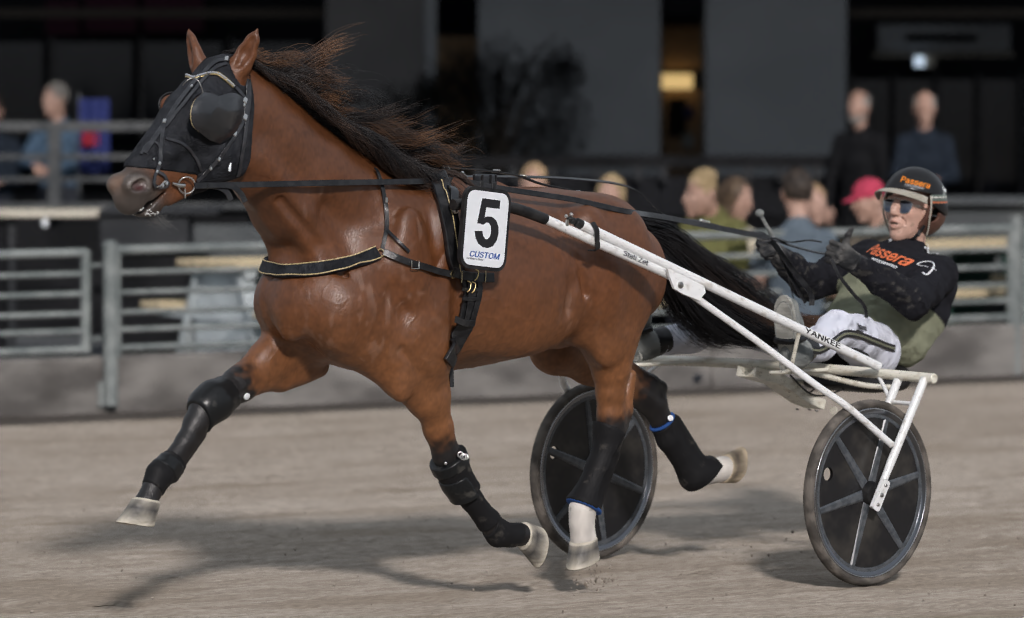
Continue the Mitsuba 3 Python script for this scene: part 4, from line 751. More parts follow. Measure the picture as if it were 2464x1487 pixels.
def tail():
    N, M = 5600, 26; r = np.random.default_rng(12); ts = np.linspace(0, 1, M)
    lock = np.floor(r.random(N) * 60); h = lambda k: np.modf(np.sin(lock * 12.9898 + k * 78.233) * 43758.5453)[0] % 1.0
    a = r.random(N) * 6.283; rr = np.sqrt(r.random(N)); p0 = np.array([.515, 0, 1.325]) + np.stack([-.10 * r.random(N), .035 * rr * np.cos(a), .04 * rr * np.sin(a)], 1)
    top = spline([(.50, 0, 1.345), (.34, 0, 1.325), (.16, .01, 1.235), (-.04, .02, 1.115), (-.22, .03, 1.01), (-.40, .05, .955), (-.60, .07, .95)], M); low = spline([(.50, 0, 1.30), (.42, .01, 1.20), (.34, .02, 1.07), (.24, .03, .96), (.12, .04, .88), (.0, .05, .83), (-.10, .06, .80)], M)
    w = np.clip(.5 + .36 * (h(1) - .5) * 2 * .95 + r.normal(0, .10, N), 0, 1.05); w = 1 - w ** 1.35; L = (.62 + .52 * h(2)) * (.8 + .3 * r.random(N)); L = np.clip(L, .3, 1.0) * (1 - .20 * (w < .3))
    lat = (h(3) - .5) * .20 + r.normal(0, .03, N); P = np.zeros((N, M, 3)); ph = 6.28 * h(4)
    for i, t in enumerate(ts):
        k = t * L * (M - 1); k0 = np.clip(k.astype(int), 0, M - 2); f = (k - k0)[:, None]; A = top[k0] * (1 - f) + top[k0 + 1] * f; B = low[k0] * (1 - f) + low[k0 + 1] * f
        c = A * w[:, None] + B * (1 - w[:, None]); wob = np.stack([.02 * np.sin(5 * t + ph), .03 * np.sin(4.2 * t + ph * 1.7), .025 * np.sin(6 * t + ph * .6)], 1) * t
        P[:, i] = c + np.stack([0 * lat, lat * t ** .8, 0 * lat], 1) + wob + (p0 - np.array([.465, 0, 1.325])) * max(0, 1 - t * 1.6) + np.cumsum(r.normal(0, .0016, (N, 3)), 0)[:, :] * 0 + r.normal(0, .0035, (N, 3)) * t
    P[:, 2:-1] = (P[:, 1:-2] + 2 * P[:, 2:-1] + P[:, 3:]) / 4
    tip = (np.clip((L - .66) / .2, 0, 1) * (w > .5) * r.random(N) ** .4)[:, None]; c0 = np.array([.0075, .007, .0078]) * (.6 + .8 * r.random((N, 1))); c1 = c0 * (1 - tip) + tip * np.array([.10, .05, .024]) * (.6 + .8 * r.random((N, 1)))
    return strands(P, .0010 + .0009 * r.random(N), .3, c0, c1, cmix=2.6)
m, c = tail(); part(horse, 'tail', m, 'hair', True, color=c)
r = np.random.default_rng(3); P = []
for i in range(46):                                             # chin hairs
    a = np.array([2.93 + r.normal(0, .015), r.normal(0, .022), 1.447 + r.normal(0, .004)]); d = np.array([-.5 + r.normal(0, .25), r.normal(0, .2), -.9]) * (.03 + .05 * r.random()); P.append(a + np.linspace(0, 1, 8)[:, None] * d + np.linspace(0, 1, 8)[:, None] ** 2 * np.array([-.04, 0, .03]) * r.random())
for i in range(60):                                             # feathers behind the pasterns
    a = np.array([(1.36, .11, .225), (2.765, -.12, .505), (.88, .12, .275), (.03, -.122, .345)][i % 4]) + r.normal(0, .008, 3); P.append(a + np.linspace(0, 1, 8)[:, None] * np.array([-.02, r.normal(0, .01), -.03]) * r.random())
P = np.array(P); m, c = strands(P, np.full(len(P), .0009), .3, np.full((len(P), 3), .09), np.full((len(P), 3), .16)); part(horse, 'chin_hair', m, 'hair', True, color=c)
labels[horse + '__chin_hair'] = {'kind': 'stuff'}; labels[horse + '__mane'] = {'kind': 'stuff'}; labels[horse + '__tail'] = {'kind': 'stuff'}
# ---------------------------------------------------------------- the place: track, verge, kerb wall, railing, terrace, building
A0, A1 = ground_at(0, 1003), ground_at(2463, 899); EW = (A1 - A0) / np.linalg.norm(A1 - A0); NW = np.array([EW[1], -EW[0], 0])      # along the kerb wall, and towards the track
def along(s, n=0.0, z=0.0): return A0 + EW * s + NW * n + np.array([0, 0, z])
def s_at(px, n=0.0):
    """How far along the wall the sight line of a picture column meets it."""
    r = ray(px, 900); B = A0 + NW * n; t, s = np.linalg.solve(np.array([r[:2], -EW[:2]]).T, (B - CAM)[:2]); return s
ex_, ey_, nx_, ny_, ax_, ay_ = float(EW[0]), float(EW[1]), float(NW[0]), float(NW[1]), float(A0[0]), float(A0[1])
def sand(p, n, uv):
    s, t = p.x * ex_ + p.y * ey_, (p.x - ax_) * nx_ + (p.y - ay_) * ny_
    g = tfbm(s * 5, t * 26, 0, 4); f = tfbm(s * 34, t * 120, 3, 2); big = tfbm(s * .35, t * 1.1, 5, 3)
    c = mix((.215, .182, .148), (.318, .281, .240), smoothstep(.28, .74, .45 * g + .30 * big + .25 * f)); c = c * (.82 + .36 * f)
    damp = smoothstep(.52, .74, tfbm(s * .9, t * 3.6, 9, 4)) * .42; c = mix(c, (.15, .118, .085), damp)
    verge = 1 - smoothstep(.42, .66, t + .16 * (tfbm(s * 3, t * 3, 1, 3) - .5)); return mix(c, mix((.036, .032, .029), (.075, .066, .058), f), verge)
scene['sand'] = {'type': 'twosided', 'bsdf': {'type': 'bumpmap', 'arbitrary': mikit.proc(lambda p, n, uv: tfbm((p.x * ex_ + p.y * ey_) * 30, (p.x * nx_ + p.y * ny_) * 75, 0, 3), 4e-3), 'scale': .018, 'bsdf': {'type': 'principled', 'base_color': mikit.proc(sand), 'roughness': .95, 'specular': .15}}}
def axis(a, b, d, lo, hi, n): return np.concatenate([lo + (a - lo) * (1 - np.linspace(1, 0, n, endpoint=False) ** 2), np.arange(a, b, d), b + (hi - b) * np.linspace(0, 1, n) ** 2])
gx, gy = axis(-3.2, 3.6, .026, -150, 150, 24), axis(16.2, 29.0, .030, -20, 330, 40)
X, Y = np.meshgrid(gx, gy, indexing='ij'); s_, t_ = X * ex_ + Y * ey_, (X - ax_) * nx_ + (Y - ay_) * ny_
inn = sstep(-4.5, -3.0, X) * sstep(5, 3.4, X) * sstep(15, 16.5, Y) * sstep(30, 28, Y)
Q = np.stack([s_ * 3.0, t_ * 9, 0 * s_], -1); hgt = .012 * (meshkit.fbm(Q, 4, 3) - .5) + .014 * (meshkit.fbm(np.stack([s_ * 14, t_ * 20, 0 * s_], -1), 3, 7) - .5) + .010 * (meshkit.noise(np.stack([s_ * .6, t_ * 4.5, 0 * s_], -1), 5) - .5)
pr = np.random.default_rng(21)
for k in range(230):                                              # old hoof prints
    a, b = pr.uniform(-3.4, 4), pr.uniform(17, 27); w = pr.uniform(.05, .085); d2 = ((X - a) ** 2 + (Y - b) ** 2) / w ** 2; hgt += np.where(d2 < 9, pr.uniform(.006, .018) * (-np.exp(-d2) + .45 * np.exp(-((np.sqrt(d2) - 1.35) / .35) ** 2)), 0)
for v0 in (.715, -.715):                                          # the wheels press shallow ruts behind them
    L_ = (np.stack([X, Y], -1) - O[:2]); u_, v_ = L_ @ HX[:2], L_ @ LX[:2]; rr = (v_ - v0) / .022; hgt += np.where((u_ < .05) & (abs(rr) < 4), -.010 * np.exp(-rr ** 2) + .004 * np.exp(-((abs(rr) - 1.8) / .6) ** 2), 0)
gv = np.stack([X, Y, hgt * inn - .004], -1).reshape(-1, 3); nyy = len(gy); i, j = np.meshgrid(np.arange(len(gx) - 1), np.arange(nyy - 1), indexing='ij')
structure('ground', (gv, quads(np.stack([i * nyy + j, (i + 1) * nyy + j, (i + 1) * nyy + j + 1, i * nyy + j + 1], -1).reshape(-1, 4))), 'sand', True)
cl = []
for k in range(700):                                             # loose crumbs of sand
    a, b = pr.uniform(-3.3, 3.6), pr.uniform(17.0, 27.5); r = pr.uniform(.002, .0055) * (1 + .8 * (pr.random() > .97)); m = trimesh.creation.icosphere(subdivisions=0); v = np.array(m.vertices) * r * pr.uniform(.6, 1.3, 3) * pr.uniform(.8, 1.2, (12, 1)); cl.append((v + [a, b, r * .25], np.array(m.faces)))
def clods(c, spread, n, rmax, vel):
    out = []
    for k in range(n):
        r = rmax * pr.random() ** 2.5 + .0025; m = trimesh.creation.icosphere(subdivisions=0); p = np.array(c) + pr.normal(0, 1, 3) * spread + np.array(vel) * pr.random(); p[2] = max(p[2], .004); out.append((W(np.array(m.vertices) * r * pr.uniform(.6, 1.4, 3) + p), np.array(m.faces)))
    return out
cl2 = clods((.90, .12, .03), (.04, .04, .02), 70, .004, (-.10, 0, .02)) + clods((-.15, -.12, .05), (.12, .06, .04), 16, .004, (-.2, 0, .05))
scene['crumb'] = prin(proc_col((.20, .17, .14), (.33, .29, .25), 40), .95, .1)
structure('loose_sand', cat(cl), 'crumb', False, 'stuff', 'small crumbs of grey brown sand lying over the track surface', 'sand')
structure('kicked_up_sand', cat(cl2), 'crumb', False, 'stuff', 'spray of damp sand kicked up under the hind hooves of the horse', 'sand')

# kerb wall
scene['concrete'] = bumped(prin(mikit.proc(lambda p, n, uv: mix(mix((.095, .089, .084), (.225, .214, .20), smoothstep(.28, .72, tfbm(p.x * 2.6, p.y * 2.6, p.z * 5, 5))), (.06, .055, .05), smoothstep(.55, .85, tfbm(p.x * 2.4, p.y * 2.4, p.z * .8, 3)) * .7)), .9, .2), lambda p, n, uv: tfbm(p.x * 12, p.y * 12, p.z * 12, 3), .01)
wall = thing('kerb_wall', 'low weathered concrete wall along the far edge of the sand track', 'wall')
R_W = np.array([EW, -NW, [0, 0, 1]]); L0 = -14.0
for k in range(12): part(wall, 'concrete_panel', cbox(along(L0 + 3.1 * k + 1.55, -.11, .135), (3.088, .22, .33), .012, R_W), 'concrete', False, loc=False)
# railing
scene['galvanised'] = prin(mikit.proc(lambda p, n, uv: mix((.14, .16, .158), (.225, .245, .24), smoothstep(.3, .7, tfbm(p.x * 9, p.y * 9, p.z * 9, 3)))), .45, .4, metallic=0.0)
NR = -.03; s_post = s_at(251, NR); s_end = s_at(2441, NR); sp = (s_end - s_post) / 2
def rail(parent, a, b, z, r, n=NR, name='rail'): part(parent, name, tube([along(a, n, z), along(b, n, z)], r, 10), 'galvanised', 40, loc=False)
def post(parent, s, z0, z1, r=.032, n=NR): part(parent, 'post', tube([along(s, n, z0), along(s, n, z1)], r, 12), 'galvanised', 40, loc=False)
ZR = (.757, .648, .540, .445)
gate = thing('gate', 'grey tubular gate with six bars left of the round gate post', 'gate'); g0, g1 = s_post - 3.6, s_at(207, NR)
for z in ZR: rail(gate, g0, g1, z, .0165, name='bar')
rail(gate, g0, g1 + .0, .872, .024, name='bar'); rail(gate, g0, g1, .345, .022, name='bar')
for s in (g0, g1): part(gate, 'stile', tube([along(s, NR, .33), along(s, NR, .885)], .028, 12), 'galvanised', 40, loc=False)
part(gate, 'hinge', tube([along(g1, NR, .80), along(s_post, NR, .80)], .012, 8), 'galvanised', 40, loc=False); part(gate, 'hinge', tube([along(g1, NR, .40), along(s_post, NR, .40)], .012, 8), 'galvanised', 40, loc=False)
gp = thing('gate_post', 'round grey steel post between the gate and the railing, running down the kerb wall', 'post'); part(gp, 'shaft', tube([along(s_post, .045, .04), along(s_post, .045, .915)], .040, 16), 'galvanised', 40, loc=False); part(gp, 'cap', lathe([(0, .042), (.012, .042), (.022, .02), (.024, 0)], along(s_post, .045, .915), (0, 0, 1), 16), 'galvanised', 40, loc=False); part(gp, 'foot_plate', cbox(along(s_post, .012, .10), (.12, .02, .14), .004, R_W), 'galvanised', False, loc=False)
WHERE = ['behind the chest of the horse', 'behind the sulky and its driver', 'at the right edge beyond the double post']
for k in range(3):
    f = thing('railing', f'grey tubular railing section with five lower bars {WHERE[k]}', 'railing', 'railing sections on the kerb wall'); a, b = s_post + sp * k + .075, s_post + sp * (k + 1) - .035
    rail(f, a, b, .880, .026, name='top_rail'); rail(f, a, b, .345, .020)
    for z in ZR: rail(f, a, b, z, .0155)
    for s in (a, b): post(f, s, .30, .885, .026)
    if k: post(f, s_post + sp * k, -.02, .93, .036)
for k in (0, 1): post(f, s_end + .0 + .0 * k, -.02, .95, .036) if k == 0 else None

# terrace behind the wall
scene['paving'] = prin(mikit.proc(lambda p, n, uv: mix((.045, .048, .052), (.085, .09, .095), tfbm(p.x * 1.4, p.y * 1.4, 0, 4))), .8, .3)
tv = np.array([along(-40, -.23, .012), along(70, -.23, .012), along(70, -60, .012), along(-40, -60, .012)]); structure('terrace', (tv, np.array([[0, 2, 1], [0, 3, 2]])[:, ::-1]), 'paving')
scene['slat_wood'] = prin(mikit.proc(lambda p, n, uv: mix((.40, .32, .19), (.56, .47, .31), tfbm(p.x * 3, p.y * 3, p.z * 40, 3))), .55, .4)
scene['white_table'] = prin(proc_col((.36, .40, .41), (.50, .55, .56), 5), .6, .4)
scene['green_steel'] = prin((.03, .075, .06), .5, .4)
def table(c, yaw, lab, leg):
    t = thing('picnic_table', lab, 'picnic table'); cs, sn = math.cos(yaw), math.sin(yaw); Rr = np.array([[cs, sn, 0], [-sn, cs, 0], [0, 0, 1.0]]); c = np.array([c[0], c[1], .012])
    P_ = lambda x, y, z: c + np.array([x, y, z]) @ Rr
    for k in range(5): part(t, 'slat', cbox(P_(0, -.30 + .15 * k, .715), (1.34, .135, .04), .005, Rr), 'slat_wood', False, loc=False)
    for s in (-1, 1):
        for k in range(2): part(t, 'bench_slat', cbox(P_(0, s * (.62 + .14 * k), .45), (1.34, .125, .04), .005, Rr), 'slat_wood', False, loc=False)
    for sx in (-.56, -.40, .40, .56):
        part(t, 'leg_frame', cat([beam(P_(sx, -.72, .41), P_(sx, .72, .41), .07, .05, .004), beam(P_(sx, -.34, .67), P_(sx, .34, .67), .07, .05, .004)] + [beam(P_(sx, s * .25, .67), P_(sx, s * .55, .0), .09, .05, .004) for s in (-1, 1)]), leg, False, loc=False)
        if leg == 'white_table': part(t, 'side_panel', cbox(P_(sx, 0, .36), (.03, .62, .58), .004, Rr), leg, False, loc=False)
    return t
yw = math.atan2(EW[1], EW[0])
for px, n, lab, leg in ((740, -1.25, 'picnic table with pale slats and white side panels behind the chest of the horse', 'white_table'), (1500, -1.35, 'picnic table where the fair haired spectators sit', 'white_table'), (1860, -1.4, 'picnic table behind the hands of the sulky driver', 'white_table'), (2240, -1.3, 'yellow slatted picnic table behind the back of the driver', 'green_steel'), (2560, -1.3, 'yellow slatted picnic table at the right edge', 'green_steel')):
    table(along(s_at(px, n), n), yw, lab, leg)
# low slab and counter
scene['grey_panel'] = prin(proc_col((.026, .028, .031), (.038, .040, .043), 3), .7, .12); scene['pale_grey'] = prin(proc_col((.065, .072, .076), (.09, .098, .10), 3), .7, .15)
scene['dark_panel'] = prin(proc_col((.0055, .006, .007), (.011, .0115, .013), 3), .6, .08)
scene['pale_wood'] = prin(proc_col((.34, .31, .25), (.50, .46, .38), 5), .6, .3)
def wbox(parent, name, px0, px1, py0, py1, Y, dep, mat, label=None, ch=.006):
    """An upright box that spans a part of the picture at distance Y."""
    a, b = atY(px0, py1, Y), atY(px1, py0, Y); return part(parent, name, cbox([(a[0] + b[0]) / 2, Y + dep / 2, (a[2] + b[2]) / 2], (b[0] - a[0], dep, b[2] - a[2]), ch), mat, False, loc=False, label=label)
sl = thing('platform', 'broad grey concrete platform behind the head of the driver', 'platform'); wbox(sl, 'deck', 2236, 2760, 484, 494, 34.6, 1.1, 'pale_grey'); wbox(sl, 'front', 2240, 2755, 494, 850, 34.7, .9, 'pale_grey')
ct = thing('counter', 'counter with a pale wooden edge at the left above the gate', 'counter'); wbox(ct, 'top', -160, 236, 511, 524, 32.4, .7, 'pale_wood'); wbox(ct, 'front_panel', -160, 14, 532, 860, 32.5, .05, 'dark_panel'); wbox(ct, 'leg', 20, 36, 526, 858, 32.5, .06, 'grey_panel'); wbox(ct, 'shelf', -160, 236, 700, 708, 32.6, .5, 'dark_panel')
for px in (108, 255, 318): part(ct, 'lamp_bulb', ball(atY(px, 537, 32.35), (.022, .022, .03)), 'white_card', True, loc=False)
bxn = thing('storage_box', 'dark grey storage box between the counter and the picnic table', 'box'); wbox(bxn, 'body', 240, 452, 520, 600, 32.3, .6, 'grey_panel'); wbox(bxn, 'lid', 236, 522, 506, 518, 32.25, .8, 'grey_panel'); wbox(bxn, 'base', 246, 450, 600, 862, 32.4, .5, 'dark_panel')
st = thing('steps', 'grey concrete steps behind the neck of the horse', 'steps')
for k in range(4): wbox(st, 'step', 455, 740, 545 + 22 * k, 570 + 22 * k, 34.0 - .3 * k, .32, 'pale_grey')
# terrace fence at the upper left
tf = thing('terrace_fence', 'grey timber fence with three rails on the raised terrace at the upper left', 'fence'); scene['grey_timber'] = prin(proc_col((.050, .055, .058), (.085, .09, .092), 6), .7, .3)
for y0, y1 in ((293, 316), (371, 385), (426, 438), (488, 504)): wbox(tf, 'rail', -120, 640, y0, y1, 36.0, .05, 'grey_timber')
for x in (-100, 130, 385, 620): wbox(tf, 'post', x - 15, x + 15, 298, 520, 35.93, .07, 'grey_timber')
wbox(tf, 'plinth', -120, 640, 504, 800, 36.1, .3, 'dark_panel')
bn = thing('flag', 'blue flag with a red patch hung behind the terrace fence', 'flag'); scene['flag_blue'] = prin((.02, .03, .13), .7, .3); scene['flag_red'] = prin((.30, .02, .04), .7, .3)
def cloth_sheet(px0, px1, py0, py1, Y, amp=.03, n=14):
    u = np.linspace(0, 1, n); a, b = atY(px0, py1, Y), atY(px1, py0, Y); Xx, Zz = np.meshgrid(a[0] + (b[0] - a[0]) * u, a[2] + (b[2] - a[2]) * u, indexing='ij'); return solid(np.stack([Xx, Y + amp * np.sin(9 * u)[:, None] + 0 * Zz, Zz], -1), .006)
part(bn, 'cloth', cloth_sheet(192, 262, 238, 415, 36.6), 'flag_blue', True, loc=False); part(bn, 'patch', cloth_sheet(200, 236, 318, 352, 36.55), 'flag_red', True, loc=False); part(bn, 'pole', tube([atY(190, 225, 36.62), atY(190, 520, 36.62)], .012, 8), 'grey_timber', loc=False)
# building
scene['render_grey'] = bumped(prin(proc_col((.25, .262, .272), (.31, .322, .332), 1.2), .9, .2), lambda p, n, uv: tfbm(p.x * 7, p.y * 7, p.z * 7, 3), .006)
scene['render_warm'] = prin(proc_col((.145, .14, .138), (.18, .175, .172), 1.2), .9, .2)
scene['facade_black'] = prin(proc_col((.0045, .005, .0065), (.010, .011, .014), 1.5), .6, .1)
scene['dark_glass'] = prin((.006, .007, .010), .10, .5)
scene['beam_brown'] = prin((.040, .033, .026), .8, .3)
scene['wood_panel'] = prin(proc_col((.42, .27, .15), (.55, .37, .22), 3), .6, .2)
scene['maroon'] = prin((.045, .012, .024), .8, .2)
scene['lit_sign'] = {'type': 'principled', 'base_color': {'type': 'rgb', 'value': [.6, .45, .2]}}
bd = thing('grandstand', 'dark grandstand building with broad grey pillars and unlit glass behind the track', 'building')
YB = 42.0
wbox(bd, 'back_wall', -700, 3200, -1100, 900, YB + 2.2, .4, 'facade_black')
for x0, x1, m in ((785, 1042, 'render_warm'), (1150, 1590, 'render_grey'), (1697, 2040, 'render_grey'), (-640, -330, 'render_warm'), (2560, 2900, 'render_grey')): wbox(bd, 'pillar', x0, x1, -1100, 800, YB, 1.0, m)
wbox(bd, 'side_return', 1022, 1048, -1100, 800, YB - .03, .5, 'render_grey')
wbox(bd, 'roof', -900, 3400, -1130, -1045, 33.0, 12.0, 'facade_black'); wbox(bd, 'fascia', -900, 3400, -1180, -1040, 32.9, .12, 'render_warm')  # unseen roof and fascia, added to shade the facade
for x0, x1 in ((785, 785), (2040, 2560)): wbox(bd, 'beam', x0 if x0 != x1 else -330, x1, 20, 44, YB + .2, .5, 'beam_brown')
wbox(bd, 'beam', 1592, 1697, -300, 40, YB + .25, .5, 'facade_black')
k = wbox(bd, 'sign_panel', 2112, 2430, 60, 124, YB + 1.5, .08, 'render_grey'); wbox(bd, 'sign_band', 2180, 2350, 82, 102, YB + 1.47, .02, 'dark_panel'); wbox(bd, 'sign_frame', 2100, 2440, 130, 136, YB + 1.45, .1, 'pale_wood')
for i in range(5):
    w = wbox(bd, 'window', 2052 + 102 * i, 2140 + 102 * i, 190, 470, YB + 1.9, .06, 'dark_glass'); wbox(w, 'frame', 2046 + 102 * i, 2052 + 102 * i, 180, 480, YB + 1.86, .1, 'render_warm')
for i in range(5):
    w = wbox(bd, 'window', -300 + 215 * i, -110 + 215 * i, 100, 330, YB + 1.9, .06, 'dark_glass'); wbox(w, 'frame', -308 + 215 * i, -302 + 215 * i, 90, 335, YB + 1.86, .1, 'render_warm')
for x0, x1, y0, y1 in ((110, 190, 0, 85), (205, 330, -30, 80), (345, 490, -30, 78)): wbox(bd, 'banner', x0, x1, y0, y1, YB + 1.6, .03, 'maroon')
for x0, x1, y0, y1, m in ((1592, 1692, 62, 166, 'wood_panel'), (1592, 1692, 217, 720, 'wood_panel'), (1045, 1150, 88, 700, 'wood_panel')): wbox(bd, 'wood_panel', x0, x1, y0, y1, YB + 1.3 if x0 > 1100 else YB + 2.0, .05, m)
wbox(bd, 'poster', 1608, 1650, 236, 330, YB + 1.26, .03, 'facade_black'); wbox(bd, 'poster', 1643, 1668, 258, 285, YB + 1.22, .03, 'flag_blue'); wbox(bd, 'poster', 1642, 1668, 322, 356, YB + 1.22, .03, 'white_table')
def lamp(name, px0, px1, py0, py1, Y, rad, lab=None):
    a, b = atY(px0, py1, Y), atY(px1, py0, Y); v, f = box([(a[0] + b[0]) / 2, Y, (a[2] + b[2]) / 2], (b[0] - a[0], .05, b[2] - a[2])); k = numbered(bd + '__' + name); scene[k] = {**mikit.ply((v, f), 'lit_sign'), 'emitter': {'type': 'area', 'radiance': {'type': 'rgb', 'value': rad}}}
    if lab: labels[k] = {'label': lab}
lamp('lit_sign', 1592, 1666, 178, 214, YB + 1.2, [.062, .042, .017], 'glowing yellow sign between two grey pillars')
lamp('wall_lamp', 2200, 2222, 136, 160, YB + 1.3, [.055, .068, .085], 'small bluish white lamp under the dark sign panel'); wbox(bd, 'lamp_housing', 2223, 2248, 135, 162, YB + 1.3, .06, 'pale_wood')
wbox(bd, 'plinth', -700, 3200, 470, 760, YB - .4, .4, 'dark_panel')
# dark bench rail before the pillars
hr = thing('handrail', 'long black handrail with grey uprights in front of the pillars', 'railing')
wbox(hr, 'rail', 980, 2030, 376, 404, 39.5, .25, 'dark_panel'); wbox(hr, 'panel', 980, 2030, 424, 520, 39.6, .1, 'facade_black')
for x in (1075, 1150, 1235, 1330, 1435, 1535, 1597, 1690, 1800, 1875, 1965): wbox(hr, 'upright', x - 8, x + 8, 402, 436, 39.45, .06, 'grey_panel')
# tree before the pillars
tree = thing('tree', 'small black leafed tree standing in front of the grey pillars', 'tree'); scene['leaf'] = prin(proc_col((.004, .005, .005), (.010, .012, .012), 4), .7, .06); scene['bark'] = prin((.02, .017, .014), .9, .2)
tr_ = np.random.default_rng(8); tc = atY(1195, 262, 40.4); base = np.array([tc[0], 40.4, .012])
part(tree, 'trunk', tube([base, base + [.03, 0, .6], tc + [0, 0, -.2], tc + [.05, 0, .35]], [.07, .055, .04, .012], 10, 20), 'bark', loc=False)
for k in range(9):
    a = tr_.uniform(0, 6.28); part(tree, 'limb', tube([base + [.02, 0, .55 + .09 * k], tc + np.array([.30 * math.cos(a), .3 * math.sin(a), -.3 + .08 * k]), tc + np.array([.6 * math.cos(a), .5 * math.sin(a), -.15 + .09 * k])], [.025, .016, .005], 7, 12), 'bark', loc=False)
vs, fs = [], []
cc = [(tc + np.array([dx, dy, dz]), r) for dx, dy, dz, r in ((-.28, 0, .0, .36), (.28, .1, .12, .38), (.0, -.1, .28, .30), (.45, 0, -.12, .30), (-.45, 0, -.2, .30), (.0, .1, -.25, .40), (.30, 0, -.38, .3), (-.2, 0, .22, .25), (.5, .05, .28, .18), (-.50, .05, .12, .16), (-.75, 0, -.05, .22), (-.7, .1, -.4, .25), (.0, 0, -.55, .4))]
for k in range(9500):
    c, r = cc[tr_.integers(len(cc))]; d = tr_.normal(0, 1, 3); d /= np.linalg.norm(d); p = c + d * r * tr_.random() ** .45 * (1 + .25 * (tr_.random() > .9)); a = rows(tr_.normal(0, 1, 3)); l = tr_.uniform(.03, .06); n = len(vs) * 4
    vs.append(np.array([p, p + a[0] * l * .5 + a[1] * l * .28, p + a[0] * l, p + a[0] * l * .5 - a[1] * l * .28])); fs.append([[n, n + 1, n + 2], [n, n + 2, n + 3]])
ck_ = part(tree, 'crown', (np.vstack(vs), np.vstack(fs)), 'leaf', False, loc=False); labels[ck_] = {'kind': 'stuff'}
# ---------------------------------------------------------------- the driver
scene['skin'] = {'type': 'principled', 'base_color': {'type': 'mesh_attribute', 'name': 'vertex_color'}, 'roughness': .42, 'specular': .45}
scene['jacket'] = bumped({'bsdf': {'type': 'principled', 'base_color': {'type': 'mesh_attribute', 'name': 'vertex_color'}, 'roughness': .68, 'specular': .12}}, lambda p, n, uv: tfbm(p.x * 17 + p.z * 9, p.y * 17, p.z * 13 - p.x * 6, 3) * .85 + .15 * tnoise(p.x * 340, p.y * 340, p.z * 340), .042)
scene['trousers'] = bumped(prin(mikit.proc(lambda p, n, uv: mix((.60, .62, .70), (.36, .34, .33), smoothstep(.62, .85, tfbm(p.x * 9, p.y * 9, p.z * 9, 3)) * .55)), .6, .3), lambda p, n, uv: tfbm((p.x - p.z * .5) * 26, p.y * 20, p.z * 9, 2), .050)
scene['glove'] = bumped(prin(proc_col((.020, .021, .023), (.115, .112, .108), 24), .7, .12), lambda p, n, uv: tfbm(p.x * 70, p.y * 70, p.z * 70, 2), .008)
scene['boot_grey'] = bumped(prin(proc_col((.11, .12, .12), (.22, .23, .22), 22), .7, .3), lambda p, n, uv: tnoise(p.x * 120, p.y * 120, p.z * 120), .003)
scene['sole'] = bumped(prin(proc_col((.22, .22, .20), (.36, .36, .33), 30), .8, .2), lambda p, n, uv: dr.sin(p.z * 520) * .5 + .5, .0022)
scene['lens'] = {'type': 'principled', 'roughness': .06, 'specular': .9, 'clearcoat': 1.0, 'clearcoat_gloss': 1.0, 'base_color': {'type': 'mesh_attribute', 'name': 'vertex_color'}}
scene['helmet_paint'] = {'type': 'principled', 'base_color': {'type': 'mesh_attribute', 'name': 'vertex_color'}, 'roughness': .30, 'specular': .2, 'clearcoat': 1.0, 'clearcoat_gloss': .985}
scene['orange_print'] = prin((.60, .145, .055), .5, .4); scene['orange_bright'] = prin((.72, .22, .02), .4, .4); scene['white_print'] = prin((.62, .64, .66), .5, .4); scene['olive'] = prin((.16, .165, .115), .6, .3); scene['peak'] = prin(proc_col((.30, .28, .23), (.36, .34, .29), 20), .4, .4); scene['tooth'] = prin((.42, .38, .30), .35, .4)
scene['brown_leather'] = bumped(prin(proc_col((.075, .034, .024), (.115, .055, .04), 20), .5, .4), lambda p, n, uv: tnoise(p.x * 200, p.y * 200, p.z * 200), .001)
drv = thing('person', 'sulky driver in black and olive jacket, white trousers, black helmet and sunglasses leaning back', 'person')
HIP = np.array([-.74, 0, .845]); NK = at(2180, 598, .0); SHN, SHF = at(2262, 640, .185), at(2085, 603, -.185)
EN, WN = at(2196, 724, .315), at(2048, 628, .235); EF, WF = at(1948, 682, -.30), at(1872, 612, -.205); KN, AN = at(2012, 792, .30), at(1916, 852, .395); KF, AF = KN * [1, -1, 1], AN * [1, -1, 1]
# head frame
HC = at(2189, 509, .0); yaw, pit, rol = math.radians(-7), math.radians(9), math.radians(3)
hf_ = np.array([math.cos(yaw) * math.cos(pit), -math.sin(yaw) * math.cos(pit), math.sin(pit)]); hl = np.cross([0, 0, 1.0], hf_); hl /= np.linalg.norm(hl); hu = np.cross(hf_, hl); hl, hu = hl * math.cos(rol) - hu * math.sin(rol), hu * math.cos(rol) + hl * math.sin(rol); HR = np.array([hf_, hl, hu])
def hd(p): return HC + np.asarray(p, float) @ HR
def hloc(p): return (np.asarray(p) - HC) @ HR.T
# face, ears and neck in the head frame
Fh = Field([-.16, -.13, -.25], [.16, .13, .17], .0032)
Fh.ell((-.012, 0, .035), (.098, .076, .100), .02); Fh.ell((.030, 0, -.015), (.072, .066, .085), .03)
Fh.chain([(.0, 0, -.055, .055, .062), (.045, 0, -.085, .038, .040), (.068, 0, -.104, .022, .024)], .03)
for s in (1, -1):
    Fh.ell((.058, s * .040, -.012), (.030, .024, .022), .02); Fh.ell((.082, s * .030, .040), (.018, .028, .012), .015); Fh.ell((.092, s * .031, .022), (.014, .016, .011), .012, cut=True); Fh.ell((.080, s * .031, .020), (.013, .014, .012), .006)
    Fh.ell((-.006, s * .080, .0), (.028, .008, .034), .008); Fh.ell((.004, s * .089, .002), (.012, .006, .018), .006, cut=True); Fh.ell((.104, s * .0125, -.022), (.011, .009, .008), .008); Fh.ell((.108, s * .0075, -.028), (.005, .0038, .004), .004, cut=True)
    Fh.chain([(.085, s * .022, -.030, .004, .004), (.080, s * .036, -.055, .004, .004)], .012, cut=True)
